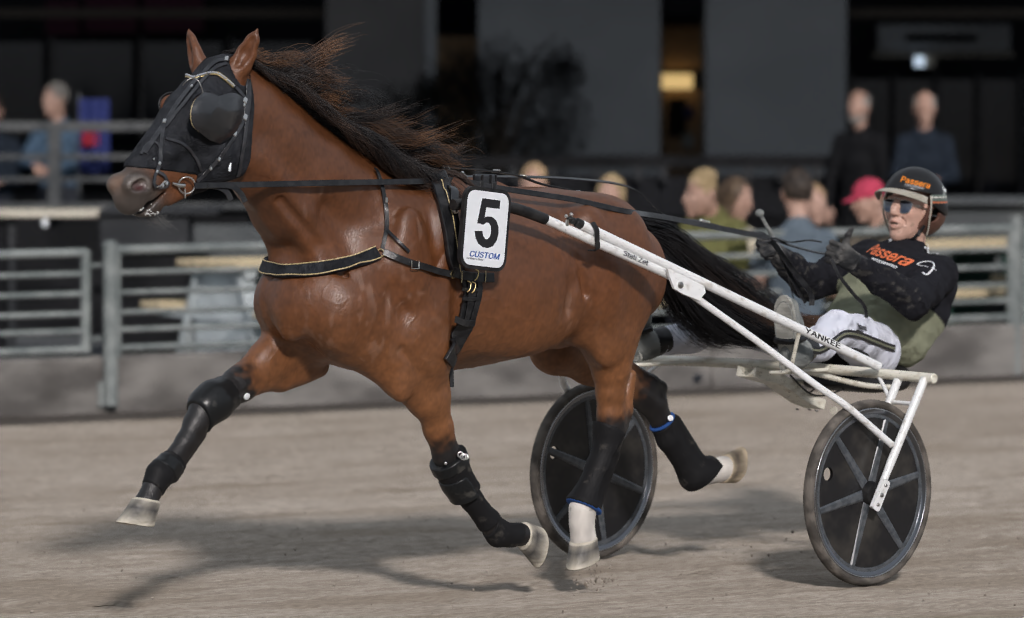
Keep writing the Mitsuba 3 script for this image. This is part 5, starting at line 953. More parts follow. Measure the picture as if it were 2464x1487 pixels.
Fh.chain([(.090, 0, .035, .010, .011), (.106, 0, .005, .010, .011), (.119, 0, -.018, .011, .011)], .014)
Fh.ell((.088, 0, -.058), (.015, .026, .020), .015)
Fh.chain([(.097, -.020, -.053, .004, .004), (.103, 0, -.050, .004, .004), (.097, .020, -.053, .004, .004)], .008, e=(0, 0, 1)); Fh.chain([(.094, -.017, -.070, .0045, .0045), (.099, 0, -.072, .005, .005), (.094, .017, -.070, .0045, .0045)], .008, e=(0, 0, 1))
Fh.ell((.099, 0, -.061), (.014, .017, .0036), .004, cut=True)
Fh.chain([(-.025, 0, -.06, .058, .055), (-.055, 0, -.24, .062, .060)], .03)
v, f = Fh.mesh(smooth_it=2)
def skin(p):
    n = meshkit.fbm(p * 60, 3, 4)[:, None]; c = np.array([.52, .325, .255]) * (.88 + .24 * n); g = lambda c0, s: np.exp(-(((p - np.array(c0)) / s) ** 2).sum(1))[:, None]
    for s in (1, -1): c = c * (1 - .28 * g((.075, s * .045, -.012), [.03, .02, .02])) + np.array([.46, .16, .11]) * .28 * g((.075, s * .045, -.012), [.03, .02, .02])
    m = g((.104, 0, -.052), [.02, .022, .0055]) + g((.101, 0, -.071), [.02, .018, .006]); c = c * (1 - .6 * m) + np.array([.36, .12, .10]) * .6 * m
    st = g((.06, 0, -.095), [.05, .07, .035]) * (.35 + .5 * meshkit.noise(p * 400, 2)[:, None]); c = c * (1 - .30 * st); c = c * (1 - .85 * g((.100, 0, -.061), [.012, .018, .005])); dirt = sstep(.66, .78, meshkit.fbm(p * 55, 2, 9))[:, None] * sstep(.02, -.06, p[:, 2])[:, None]; return np.clip(c * (1 - .25 * dirt), .01, .9)
part(drv, 'body', (hd(v), f), 'skin', color=skin(v))
part(drv, 'teeth', cat([ (lambda b: (hd(b[0]), b[1]))(cbox((.0925 - .9 * y * y * 9, y, -.0585), (.006, .0072, .0065), .0016)) for y in (-.0115, -.0038, .0038, .0115)]), 'tooth', 30); labels[drv + '__teeth'] = {'kind': 'stuff'}
# helmet
Fm = Field([-.19, -.16, -.13], [.24, .16, .21], .0036)
Fm.ell((-.018, 0, .044), (.146, .122, .138), .02); Fm.ell((-.058, 0, .0), (.104, .112, .094), .04); hv_d = Fm.d.copy()
G_ = [(Fm.lo[i] + Fm.h * np.arange(Fm.n[i])).astype(np.float32).reshape([-1 if j == i else 1 for j in range(3)]) for i in range(3)]; x_, y_, z_ = G_
face = np.maximum(z_ - (.080 - .28 * np.maximum(-(x_ - .05), 0) * 0), -(x_ - .012 - .10 * np.maximum(z_ - .02, 0))) + 0 * y_          # the opening for the face
low = np.maximum(-.088 - z_ - .25 * (x_ + .05), -1) + 0 * y_; inner = Fm.d + .013
up_cut = .006 + .35 * (-.02 - x_) * 0 + .030 * sstep(-.08, .06, np.asarray(x_)) - z_ + 0 * y_
shell_d = np.maximum.reduce([hv_d, -inner, -face * 1.0 * 0 - 1 + 0 * hv_d, low]); openf = -np.maximum(z_ - .082, -(x_ - .020)) + 0 * y_
def maxs(*a): return np.maximum.reduce([np.broadcast_to(q, hv_d.shape) for q in a]).astype(np.float32)
opening = np.maximum(z_ - (.076 + .05 * (x_ - .08)), .026 - x_)                                    # negative inside the face opening
dsh = maxs(hv_d, -inner, -opening, up_cut); v, f = nets(dsh, Fm.lo, Fm.h, 2)
def helm(p):
    c = np.tile(np.array([.007, .007, .008]), (len(p), 1)); L = p[:, 1] > .02; st = lambda d, w: sstep(w, w * .6, np.abs(d))[:, None]; x, z = p[:, 0], p[:, 2]
    for off, col in ((.0, (.13, .17, .145)), (.010, (.55, .55, .50)), (.017, (.13, .17, .145)), (-.010, (.52, .17, .08))):
        d = z - (.058 + off) + .14 * (x + .02); m = st(d, .0035) * (x > -.125)[:, None] * (x < .09)[:, None]; c = c * (1 - m) + np.array(col) * m
    for off, col in ((.0, (.13, .17, .145)), (.014, (.13, .17, .145)), (.007, (.4, .41, .38))):
        d = (x + .058 + off) + .55 * (z - .10); m = st(d, .004) * ((z > .075) & (z < .128) & L)[:, None]; c = c * (1 - m) + np.array(col) * m
    d = np.linalg.norm(p - np.array([-.118, .070, .035]), axis=1); m = sstep(.021, .019, d)[:, None]; c = c * (1 - m) + np.array([.55, .50, .46]) * m; m = (st(d - .016, .004) + sstep(.009, .007, np.linalg.norm(p - np.array([-.118, .070, .035]) - [0, 0, -.003], axis=1))[:, None]).clip(0, 1); c = c * (1 - m) + np.array([.45, .09, .05]) * m
    return c
hk = part(drv, 'helmet', (hd(v), f), 'helmet_paint', color=helm(v), label='glossy black helmet with striped sides and a beige peak')
earh = np.sqrt((x_ + .010) ** 2 + (z_ + .004) ** 2 + 0 * y_) - .028
dpd = maxs(hv_d + .004, -(hv_d + .018), -opening, -(up_cut - .004), low, -np.where(np.abs(y_) > .05, earh, 1.0)); v, f = nets(dpd, Fm.lo, Fm.h, 2); part(hk, 'ear_guard', (hd(v), f), 'brown_leather')
a = np.linspace(-1.25, 1.25, 40); R0 = np.stack([.016 + (.108) * np.cos(a), .116 * np.sin(a), .076 - .026 * (1 - np.cos(a))], 1); R1 = np.stack([.016 + (.108 + .074 * np.cos(a * .8) ** 1.2) * np.cos(a), .122 * np.sin(a), .062 - .034 * (1 - np.cos(a)) - .004], 1)
pk = np.stack([R0 * (1 - t) + R1 * t + np.array([0, 0, .006 * t * (1 - t) * 4]) for t in np.linspace(0, 1, 8)]); v, f = solid(pk, .005); part(hk, 'peak', (hd(v), f), 'peak', 40)
part(hk, 'peak_trim', tube(hd(R1 + [0, 0, -.002]), .0034, 8), 'peak'); part(hk, 'chin_strap', ribbon(hd(spline([(.020, .092, -.052), (.030, .076, -.085), (.040, .050, -.115), (.042, .0, -.128)], 24)), hd([(0, 1, 0)])[0] - HC, .016, .004), 'black_leather', 40)
part(hk, 'chin_strap_buckle', (lambda b: (hd(b[0]), b[1]))(cbox((.033, .078, -.085), (.012, .010, .026), .003)), 'print_black', 30)
eo = opening + 0
for s in (1, -1): part(hk, 'edge_trim', tube(hd(spline([(.028, s * .106, .066), (.026, s * .114, .03), (.020, s * .111, -.02), (.004, s * .100, -.062), (-.008, s * .088, -.088)], 30)), .0036, 8), 'peak')
# sunglasses
sg = part(drv, 'sunglasses', tube(hd(spline([(.104, .016, .036), (.111, 0, .040), (.104, -.016, .036)], 12)), .0016, 8), 'steel', label='aviator sunglasses with dark blue mirrored lenses')
lens_o = np.array([(.030, .014), (.028, -.010), (.018, -.026), (.0, -.032), (-.018, -.028), (-.026, -.012), (-.027, .010), (-.018, .019), (.010, .020)])
for s in (1, -1):
    o = spline(np.vstack([lens_o, lens_o[:1]]), 48)[:-1]; c0 = np.array([.1005, s * .037, .014]); outl = lambda q: c0 + np.stack([-.0 - .28 * np.abs(q[:, 0] * s + .0) * 0 - 6.0 * (q[:, 0] + .02 * 0) ** 2 * 1.0 - .12 * q[:, 0] * 1.0, s * q[:, 0], q[:, 1]], 1)
    rings_ = [outl(o * t) + np.array([.0045 * (1 - t * t), 0, 0]) for t in (1, .8, .6, .4, .2)]; vv = np.vstack(rings_ + [outl(o[:1] * 0) + [.0045, 0, 0]]); k = len(o); ff = []
    for i in range(4):
        for j in range(k): ff += [[i * k + j, i * k + (j + 1) % k, (i + 1) * k + (j + 1) % k], [i * k + j, (i + 1) * k + (j + 1) % k, (i + 1) * k + j]]
    ff += [[4 * k + j, 4 * k + (j + 1) % k, 5 * k] for j in range(k)]; ff = np.array(ff); ff = ff if s > 0 else ff[:, ::-1]; n0 = np.cross(vv[ff[0, 1]] - vv[ff[0, 0]], vv[ff[0, 2]] - vv[ff[0, 0]]); ff = ff if n0[0] > 0 else ff[:, ::-1]
    tz = sstep(-.030, .020, vv[:, 2] - .014)[:, None]; part(sg, 'lens', (hd(vv), ff), 'lens', True, color=np.array([.035, .05, .085]) * (1 - tz) + np.array([.003, .004, .012]) * tz)
    part(sg, 'rim', tube(hd(outl(o)), .0014, 6, closed=True), 'steel'); part(sg, 'temple', tube(hd([(.092, s * .068, .022), (.06, s * .082, .020), (.0, s * .088, .012)]), .0016, 6, 12), 'steel'); part(sg, 'temple', tube(hd([(.092, s * .068, .016), (.06, s * .082, .014), (.0, s * .088, .010)]), .0012, 6, 12), 'steel')
def drape(parent, name, txt, F, org, ex, ey, h, mat, off=.002, bold=False, slant=0.0, stretch=1.0, conv=None, poly=None):
    """Lettering laid over a body: each point goes along the view normal onto the level off of F."""
    if poly is not None: m = poly
    else:
        m = meshkit.text_mesh(txt, h, .0010, bold); m = trimesh.Trimesh(*V_F(m), process=False)
        v, f = fine(m, max(.003, h * .2)); v[:, 0] = v[:, 0] * stretch + slant * v[:, 1]; v[:, 0] -= (v[:, 0].min() + v[:, 0].max()) / 2; v[:, 1] -= h / 2; m = (v, f)
    v, f = V_F(m); ex, ey = np.asarray(ex, float), np.asarray(ey, float); ex = ex / np.linalg.norm(ex); ey = ey - ex * (ex @ ey); ey /= np.linalg.norm(ey); n = np.cross(ex, ey); q = np.asarray(org) + v[:, :1] * ex + v[:, 1:2] * ey
    t = np.full(len(q), .10); o = off + v[:, 2]
    for _ in range(26): t -= np.clip(F.val(q + t[:, None] * n) - o, -.02, .02) * .9
    q = q + t[:, None] * n; part(parent, name, (conv(q) if conv else q, f), mat, False)
hn = np.array([.80, .52, .30]); drape(hk, 'lettering', 'Passera', Fm, (.055, .045, .112), np.cross([0, 0, 1], hn) * [1, 1, 1] + [-.0, 0, -.10], (0, 0, 1.0), .0235, 'orange_bright', .0015, True, .15, 1.0, hd)
drape(hk, 'lettering', 'PARTOI PROSERO', Fm, (.060, .045, .093), np.cross([0, 0, 1], hn) + [0, 0, -.06], (0, 0, 1.0), .0075, 'white_print', .0015, False, 0, .85, hd)
drape(hk, 'lettering', 'Carl J', Fm, (-.075, .10, .105), (-1, -.45, -.1), (0, 0, 1.0), .017, 'white_print', .0015, False, .3, .9, hd)
# jacket
Fj = Field([-1.25, -.46, .72], [-.32, .46, 1.42], .0055)
dsp = NK - HIP; T_ = lambda t: HIP + dsp * t
Fj.chain([(*T_(-.04), .125, .175), (*T_(.25), .125, .172), (*T_(.55), .130, .185), (*T_(.76), .112, .165), (*T_(.93), .066, .075)], .05)
Fj.chain([(*(at(2165, 832, .06)), .085, .12), (*(at(2205, 760, .05)), .09, .13), (*(at(2235, 690, .05)), .09, .13)], .08)
Fjt = Field(Fj.lo, Fj.lo + Fj.h * (Fj.n - 1), Fj.h); Fjt.n = Fj.n; Fjt.d = Fj.d.copy()
for S, E_, W_, s in ((SHN, EN, WN, 1), (SHF, EF, WF, -1)):
    S2 = S + np.array([.0, -s * .015, -.035]); Fj.chain([(*(S2 + [0, -s * .06, -.01]), .075, .075), (*S2, .072, .072), (*(S2 * .45 + E_ * .55), .072, .066), (*E_, .068, .060)], .05, .03); Fj.chain([(*E_, .066, .060), (*(E_ * .5 + W_ * .5), .056, .052), (*(E_ * .12 + W_ * .88), .043, .041)], .03, .02)
    d = W_ - E_
    for k, t in enumerate((.30, .48, .64)): c = E_ + d * t; Fj.ell(c + np.array([-.01, 0, -.03]), (.022, .05, .014), .02, R=rows(d, (0, 0, 1)))
Fj.chain([(*T_(.93), .070, .076), (*(hd((-.045, 0, -.185))), .068, .070), (*(hd((-.035, 0, -.150))), .067, .068)], .03)
Fj.ell(hd((-.035, 0, -.135)), (.060, .058, .035), .01, cut=True)
for k in range(7):                                                # folds round the waist and sides
    t = .06 + .085 * k; c = T_(t); Fj.chain([(c[0] + .10, .10, c[2] + .06, .007, .007), (c[0] + .0, .172, c[2] - .0, .009, .009), (c[0] - .10, .12, c[2] - .06 - .012 * (k % 2), .007, .007)], .022)
Fj.chain([(-.62, .02, .90, .03, .10), (-.66, .0, .93, .04, .12)], .05)
v, f = Fj.mesh(smooth_it=2); jn = Fj.grad(v)[0]; w_ = v + .05 * (meshkit.noise(v * 5, 3) - .5)[:, None]; jc = jn * (.016 * (meshkit.fbm(w_ @ np.array([[14, 0, 5], [0, 16, 0], [-9, 0, 11.]]), 2, 4) - .5) + .007 * (1 - np.abs(2 * meshkit.noise(w_ @ np.array([[30, 4, 8], [0, 22, 0], [-18, 4, 14.]]), 9) - 1)) - .004)[:, None]
def jack(p):
    t = (p - HIP) @ dsp / (dsp @ dsp); n = meshkit.fbm(p * 30, 3, 5)[:, None]; rn_, tn_ = seg_t(p, [SHN, EN, WN]); rf_, tf_ = seg_t(p, [SHF, EF, WF]); arm = (np.minimum(rn_, rf_) < .088) & ((np.abs(p[:, 1]) > .175) | (np.maximum(tn_ * (rn_ < .09), tf_ * (rf_ < .09)) > .85))
    ol = (sstep(.56, .545, t) * (~arm))[:, None]; c = np.array([.0125, .0128, .0165]) * (.8 + .4 * n) * (1 - ol) + np.array([.205, .215, .150]) * (.85 + .3 * n) * ol
    hem = ((t < -.04) | (np.linalg.norm(p - hd((-.035, 0, -.15)), axis=1) < .0)) & ~arm; c[hem] = [.012, .012, .013]
    dirt = (np.minimum(np.where(rn_ < .1, 2 - tn_, 9), np.where(rf_ < .1, 2 - tf_, 9)) < .95)[:, None] * sstep(.52, .72, meshkit.fbm(p * 48, 3, 6))[:, None]; c = c * (1 - .5 * dirt) + np.array([.10, .095, .085]) * .5 * dirt
    return c
jk = part(drv, 'jacket', (v + jc, f), 'jacket', color=jack(v), label='black jacket with an olive lower half and orange lettering')
def Jh(px, py, o=.0): return Fj.hit(px, py, o)
Jh_ = lambda px, py: Fjt.hit(px, py, 0)
cn = Jh_(2134, 610); rx = Jh_(2178, 625) - Jh_(2096, 596); drape(jk, 'lettering', 'Passera', Fjt, cn, rx, at(2135, 590, 0) - at(2125, 640, 0), .044, 'orange_print', .007, True, .16, .96)
c2 = Jh_(2126, 634); drape(jk, 'lettering', 'PARTOI PROSERO', Fjt, c2, rx, at(2135, 590, 0) - at(2125, 640, 0), .0145, 'white_print', .007, True, 0, .74)
drape(jk, 'lettering', 'Warey', Fj, Jh(2146, 575), rx, (0, 0, 1), .010, 'white_print', .002, True)
def stroke(F, parent, name, path, w, mat, off=.003, n=20): q = on(F, path, off, n); strap(F, parent, name, q, w, .0022, mat)
stroke(Fjt, jk, 'chest_patch', [(2119, 664), (2140, 668), (2164, 672)], .030, 'olive', .007); stroke(Fjt, jk, 'patch_edge', [(2116, 656), (2122, 654), (2140, 659), (2166, 663)], .004, 'white_print', .009)
for pth, w in (([(2206, 636), (2222, 630), (2240, 630), (2247, 638), (2244, 644)], .006), ([(2206, 636), (2218, 640), (2232, 643)], .004), ([(2219, 656), (2228, 661), (2238, 654), (2246, 644)], .008), ([(2240, 644), (2252, 651)], .004)): stroke(Fj, jk, 'emblem', pth, w, 'white_print', .004)
for pth in ([(2236, 584), (2240, 590), (2238, 596)], [(2240, 594), (2252, 600), (2256, 608)]): stroke(Fj, jk, 'shoulder_mark', pth, .010, 'white_print', .004, 10)
cp = np.array([hd((-.035 + .066 * math.cos(a), .064 * math.sin(a), -.140 + .004 * math.sin(a))) for a in np.linspace(0, 6.283, 40)[:-1]]); part(jk, 'collar', tube(cp, .0065, 8, closed=True), 'white_print')
# trousers and boots
Ft = Field([-1.0, -.55, .66], [.16, .55, 1.10], .0055)
Ft.chain([(-.74, -.07, .825, .115, .10), (-.74, .07, .825, .115, .10)], .05, e=(1, 0, 0))
for K, A_, s in ((KN, AN, 1), (KF, AF, -1)):
    h0 = HIP + np.array([.01, s * .10, -.01]); Ft.chain([(*h0, .098, .098), (*(h0 * .55 + K * .45 + [0, 0, .006]), .086, .084), (*K, .066, .066)], .05, .03); Ft.chain([(*K, .066, .064), (*(K * .6 + A_ * .4 + [0, 0, -.016]), .062, .058), (*A_, .044, .044)], .03, .02)
v, f = Ft.mesh(smooth_it=2); tn_ = Ft.grad(v)[0]; w_ = v + .03 * (meshkit.noise(v * 8, 3) - .5)[:, None]; v = v + tn_ * (.0075 * (1 - np.abs(2 * meshkit.noise(w_ * np.array([38, 9, 14]), 5) - 1)) + .006 * (meshkit.fbm(w_ * 14, 2, 2) - .5) - .003)[:, None]; part(drv, 'trousers', (v, f), 'trousers', label='white trousers with a black and olive stripe down the leg')
pth = [(1930, 834), (1950, 840), (1971, 843), (1990, 834), (2004, 823), (2018, 812), (2035, 803), (2055, 804), (2076, 810), (2116, 826), (2152, 839)]
q = on(Ft, pth, .007, 60); tt, nn, bb_ = frames(q, gnormal(Ft, q))
for o, m in ((-.010, 'print_black'), (0, 'olive'), (.010, 'print_black')): strap(Ft, drv + '__trousers', 'stripe', Ft.snap(q + bb_ * o, .0085), .0085, .003, m)
drape(drv + '__trousers', 'lettering', 'Passera', Ft, Ft.hit(2068, 786), Ft.hit(2098, 796) - Ft.hit(2040, 777), (0, 0, 1), .020, 'print_black', .007, True, .15); drape(drv + '__trousers', 'lettering', 'PARTOI PROSERO', Ft, Ft.hit(2062, 797), Ft.hit(2090, 804) - Ft.hit(2036, 790), (0, 0, 1), .008, 'print_black', .007)
for A_, K, s in ((AN, KN, 1), (AF, KF, -1)):
    toe = np.array([AN[0] + .085, s * (AN[1] + .01), AN[2] + .215]); heel = np.array([AN[0] + .055, s * AN[1], AN[2] - .015]); ax = toe - heel; ax /= np.linalg.norm(ax); fw = np.array([1, s * .10, .0]); fw -= ax * (fw @ ax); fw /= np.linalg.norm(fw); sd = np.cross(ax, fw)
    Fb = Field(np.minimum(A_, toe) - .14, np.maximum(A_, toe) + .14, .005); dk = (K - A_) / np.linalg.norm(K - A_)
    Fb.chain([(*(A_ + dk * .065), .052, .052), (*A_, .052, .05), (*(heel - fw * .03), .045, .040)], .03); Fb.chain([(*(heel - fw * .028 + ax * .015), .036, .036), (*(heel + ax * .12 - fw * .040), .040, .042), (*(toe - ax * .03 - fw * .026), .028, .044)], .03, e=tuple(sd))
    bt = part(drv, 'boot', Fb.mesh(), 'boot_grey'); o = np.array([(-.026, -.045), (.0, -.050), (.03, -.040), (.034, .02), (.047, .09), (.050, .16), (.040, .215), (.016, .243), (-.012, .240), (-.036, .21), (-.046, .16), (-.042, .09), (-.030, .02), (-.032, -.03)]); o = spline(np.vstack([o, o[:1]]), 60)[:-1]
    if s < 0: o = o[::-1] * [-1, 1]
    pl = plate(o[:, ::-1] if np.dot(np.cross(ax, sd), fw) > 0 else o, .012, heel - fw * .004, ax if np.dot(np.cross(ax, sd), fw) > 0 else sd, sd if np.dot(np.cross(ax, sd), fw) > 0 else ax); part(bt, 'sole', pl, 'sole', 40)
    part(bt, 'sole_welt', tube(np.array([heel + ax * y + sd * x + fw * .0085 for x, y in o * .90]), .0022, 6, closed=True), 'boot_grey')
    cf = A_ + dk * .05; part(bt, 'cuff', tube([cf - dk * .022, cf - dk * .01, cf + dk * .045, cf + dk * .055], [.050, .056, .054, .048], 18), 'black_leather', 40)
    part(bt, 'strap', tube([heel + ax * .075 - fw * .085 - sd * .02, heel + ax * .075 - fw * .05 - sd * .052, heel + ax * .07 + fw * .012 - sd * .035, heel + ax * .07 + fw * .012 + sd * .035, heel + ax * .075 - fw * .05 + sd * .052], .012, 8, 30), 'black_leather')
# gloved hands: palm, four bent fingers, thumb
def hand(Wr, d, n, s, grip, thumb_up, lab):
    """Wr wrist; d towards the knuckles; n out of the back of the hand; s towards the thumb."""
    d, n, s = (np.asarray(x, float) for x in (d, n, s)); d = d / np.linalg.norm(d); s = s - d * (s @ d); s /= np.linalg.norm(s); n2 = np.cross(d, s); n = n2 if n2 @ n > 0 else -n2
    F = Field(Wr - .15, Wr + np.array([.15, .15, .15]) + d * .04, .0033); P = lambda a, b, c: Wr + d * a + s * b + n * c
    F.chain([(*P(-.055, 0, 0), .036, .036), (*P(.0, 0, 0), .029, .034), (*P(.03, 0, 0), .022, .036)], .02, e=tuple(s)); F.chain([(*P(.025, .004, 0), .019, .040), (*P(.070, .004, .002), .015, .042)], .015, e=tuple(s))
    for k, (b, L) in enumerate(((.034, .092), (.012, .10), (-.010, .094), (-.031, .078))):
        g = grip * (1 + .06 * k); a = 0.15 * g; p = P(.074, b, .003); pts = [p]
        for seg, bend in ((.46, .95), (.31, 1.45), (.23, .9)):
            a += bend * g; p = p + (d * math.cos(a) - n * math.sin(a) + s * (.04 * (1.5 - k) - .02) * (seg > .4)) * L * seg; pts.append(p)
        F.chain([(*q, r) for q, r in zip(pts, (.0118, .0108, .0098, .0085))], .006, .006)
    t0 = P(.022, .030, -.010); t1 = P(.045, .052, -.018) if thumb_up else P(.055, .046, -.028); t2 = P(.052, .085, -.016) if thumb_up else P(.082, .028, -.040); t3 = P(.050, .112, -.012) if thumb_up else P(.095, .008, -.042); F.chain([(*t0, .016), (*t1, .0135), (*t2, .012), (*t3, .0095)], .010, .008)
    k_ = part(drv, 'glove', F.mesh(smooth_it=1), 'glove', label=lab); part(k_, 'cuff', tube([P(-.060, 0, 0), P(-.05, 0, 0), P(-.008, 0, 0), P(.0, 0, 0)], [.036, .0405, .0395, .034], 18), 'black_leather', 40)
    for b in (.028, .008, -.012, -.030): part(k_, 'knuckle', ball(P(.070, b, .014), (.009, .009, .005), 1), 'glove')
    return P
PN = hand(WN, at(1985, 598, .21) - WN + [0, 0, .0], (0, 1, .25), (0, .15, 1), .95, True, 'near glove with its thumb up')
PF = hand(WF, at(1842, 575, -.17) - WF, (.1, .6, .6), (.35, -.3, 1), 1.0, False, 'far glove closed round whip and reins')
wp = thing('whip', 'grey driving whip with a round knob held upright in the far hand of the driver', 'whip'); k0 = at(1827, 513, -.15); k1 = at(1852, 558, -.15); part(wp, 'knob', ball(k0, (.018, .018, .016), 3), 'boot_grey'); part(wp, 'handle', tube([k0, k0 * .5 + k1 * .5, k1, k1 * 2 - k0], [.008, .0075, .009, .009], 10), 'boot_grey'); part(wp, 'shaft', tube([k1 * 2 - k0, k1 + (k1 - k0) * 2.2 + [.03, 0, 0], k1 + (k1 - k0) * 4 + [.10, 0, .02]], [.006, .004, .002], 8, 12), 'black_leather')
# ---------------------------------------------------------------- spectators behind the railing
scene['person_skin'] = prin(proc_col((.34, .205, .155), (.44, .285, .225), 22), .5, .4)
def hair_mat(n, a, b): scene[n] = prin(proc_col(a, b, 45, 45, 14), .6, .3); return n
def cloth_mat(n, a): a = np.array(a); scene[n] = bumped(prin(proc_col(tuple((a * .85).tolist()), tuple((a * 1.15).tolist()), 14), .8, .1), lambda p, n_, uv: tfbm(p.x * 14, p.y * 14, p.z * 9, 3), .02); return n
def spectator(label, hx, hy, Y, face, hair, top, legs='dark_jeans', lean=0.0, stand=False, style='short', group=None, turn=None, arms='down', beard=None, scale=.93, nod=0.0):
    """hx, hy: where the middle of the head stands; face: degrees from the camera direction towards the left of the picture; turn: the same for the chest."""
    t = thing('person', label, 'person', group); C = atY(hx, hy, Y); turn = face if turn is None else turn; S = scale
    def fr(a, nod=0.0):
        a = math.radians(a); f = np.array([-math.sin(a), -math.cos(a), 0]); l = np.array([math.cos(a), -math.sin(a), 0]) * -1; l = np.cross([0, 0, 1.0], f); u = np.array([0, 0, 1.0]); n = math.radians(nod); return np.array([f * math.cos(n) - u * math.sin(n), l, u * math.cos(n) + f * math.sin(n)])
    Rh, Rb = fr(face, nod), fr(turn)
    hd_ = lambda p: C + (np.asarray(p, float) * S) @ Rh; bd_ = lambda p, o: o + (np.asarray(p, float) * S) @ Rb
    F = Field([-.15, -.13, -.24], [.16, .13, .17], .006)
    F.ell((-.012, 0, .035), (.098, .076, .102), .02); F.ell((.028, 0, -.015), (.070, .064, .085), .03); F.chain([(.0, 0, -.055, .055, .060), (.062, 0, -.098, .026, .028)], .03); F.chain([(.092, 0, .03, .010, .011), (.116, 0, -.016, .012, .012)], .014); F.ell((.094, 0, -.056), (.014, .022, .012), .01)
    for s in (1, -1): F.ell((-.006, s * .080, .0), (.026, .009, .034), .008); F.ell((.096, s * .031, .022), (.012, .017, .010), .012, cut=True); F.ell((.083, s * .031, .020), (.010, .012, .010), .005)
    F.chain([(-.025, 0, -.06, .056, .053), (-.055, 0, -.23, .060, .058)], .03); v, f = F.mesh(smooth_it=1); skin_parts = [(hd_(v), f)]
    base = C + (np.array([-.055, 0, -.20]) * S) @ Rh; low = base - np.array([0, 0, .50 * S]) - Rb[0] * lean * S
    Fj = Field(np.minimum(base, low) - .42, np.maximum(base, low) + .42, .013); ax = base - low
    Fj.chain([(*(low), .11 * S, .155 * S), (*(low + ax * .5), .115 * S, .165 * S), (*(low + ax * .84), .095 * S, .160 * S), (*(low + ax * .97), .075 * S, .11 * S), (*(low + ax * 1.06), .062 * S, .07 * S)], .06, e=tuple(Rb[1]))
    hands = []
    for s in (1, -1):
        sh = low + ax * .88 + Rb[1] * s * .158 * S; el = sh + (np.array([.06, s * .07, -.27]) * S) @ Rb; wr = el + (np.array([.20, -s * .13, .05 if arms == 'up' else -.02]) * S) @ Rb if arms != 'hang' else el + (np.array([.06, -s * .0, -.24]) * S) @ Rb
        if arms == 'table': el = sh + (np.array([.17, s * .08, -.21]) * S) @ Rb; wr = el + (np.array([.22, -s * .14, -.03]) * S) @ Rb
        Fj.chain([(*sh, .068 * S, .068 * S), (*(sh * .4 + el * .6), .055 * S, .055 * S), (*el, .050 * S, .050 * S), (*wr, .036 * S, .036 * S)], .04, .02); hands.append((wr, (wr - el) / np.linalg.norm(wr - el)))
    part(t, 'jacket', Fj.mesh(smooth_it=1), top, loc=False)
    for wr, d in hands:
        Fk = Field(wr - .14, wr + .14, .009); X = rows(d, -Rb[0] * .2 + np.array([0, 0, 1.0])); Fk.chain([(*(wr - d * .02), .024, .026), (*(wr + d * .07), .016, .036)], .02, e=tuple(X[1]))
        for k in range(4): a = wr + d * .085 + X[1] * (.027 - .018 * k); Fk.chain([(*a, .010), (*(a + d * .035 - X[2] * .02), .009), (*(a + d * .045 - X[2] * .05), .008)], .006, .006)
        Fk.chain([(*(wr + d * .03 + X[1] * .03), .011), (*(wr + d * .07 + X[1] * .055), .009)], .01); skin_parts.append(Fk.mesh(smooth_it=1))
    part(t, 'body', skin_parts[0], 'person_skin', loc=False)
    for m_ in skin_parts[1:]: part(t, 'hand', m_, 'person_skin', loc=False)
    Fl = Field(low - np.array([.45, .6, 1.1]), low + np.array([.45, .6, .15]), .016); Fl.chain([(*low, .12 * S, .15 * S), (*(low - [0, 0, .06]), .12 * S, .155 * S)], .05, e=tuple(Rb[1]))
    for s in (1, -1):
        h0 = low + Rb[1] * s * .085 * S - [0, 0, .06]
        if stand: kn = h0 - [0, 0, .42 * S] + Rb[0] * .02; an = np.array([h0[0] + Rb[1][0] * s * .03, h0[1], max(.05, h0[2] - .85 * S)])
        else: kn = h0 + Rb[0] * .40 * S; an = np.array([kn[0], kn[1], .06])
        Fl.chain([(*h0, .085 * S, .085 * S), (*kn, .060 * S, .060 * S), (*an, .042, .042)], .05, .03); Fl.chain([(*an, .045, .04), (*(an + Rb[0] * .14 - [0, 0, .01]), .03, .042)], .03)
    part(t, 'trousers', Fl.mesh(smooth_it=1), legs, loc=False)
    Fr = Field([-.19, -.16, -.30], [.18, .16, .20], .006); ff = lambda *a: Fr.put(*a)
    Fr.ell((-.022, 0, .048), (.104, .086, .106), .02)
    if style == 'long': Fr.chain([(-.055, 0, .0, .075, .085), (-.075, 0, -.12, .06, .09), (-.07, 0, -.22, .035, .085)], .04, e=(0, 1, 0)); [Fr.chain([(.01, s * .072, .03, .035, .018), (.0, s * .078, -.08, .03, .016), (-.02, s * .07, -.17, .025, .016)], .03) for s in (1, -1)]
    if style == 'bun': Fr.ell((-.115, 0, .075), (.045, .05, .045), .02); Fr.ell((-.05, 0, .085), (.085, .07, .06), .02)
    Fr.ell((.095, 0, -.005), (.080, .068, .080), .015, cut=True)
    if style == 'short': Fr.ell((.0, 0, -.10), (.14, .14, .085), .02, cut=True)
    if style == 'bald': Fr.ell((.02, 0, .12), (.12, .075, .075), .02, cut=True); Fr.ell((.0, 0, -.10), (.14, .14, .085), .02, cut=True)
    if style == 'cap':
        Fr = Field([-.19, -.16, -.10], [.26, .16, .20], .006); Fr.ell((-.015, 0, .062), (.108, .088, .092), .02); Fr.ell((.0, 0, -.02), (.3, .3, .052), .008, cut=True); Fr.chain([(.07, 0, .048, .006, .07), (.165, 0, .036, .005, .045)], .012)
    v, f = Fr.mesh(smooth_it=2); v = v + ((meshkit.fbm(v * np.array([40, 40, 18]), 3, 3) - .5)[:, None] * .030 + np.array([-.004, 0, -.004])) * (style != 'cap'); part(t, 'cap' if style == 'cap' else 'hair', (hd_(v), f), hair, loc=False)
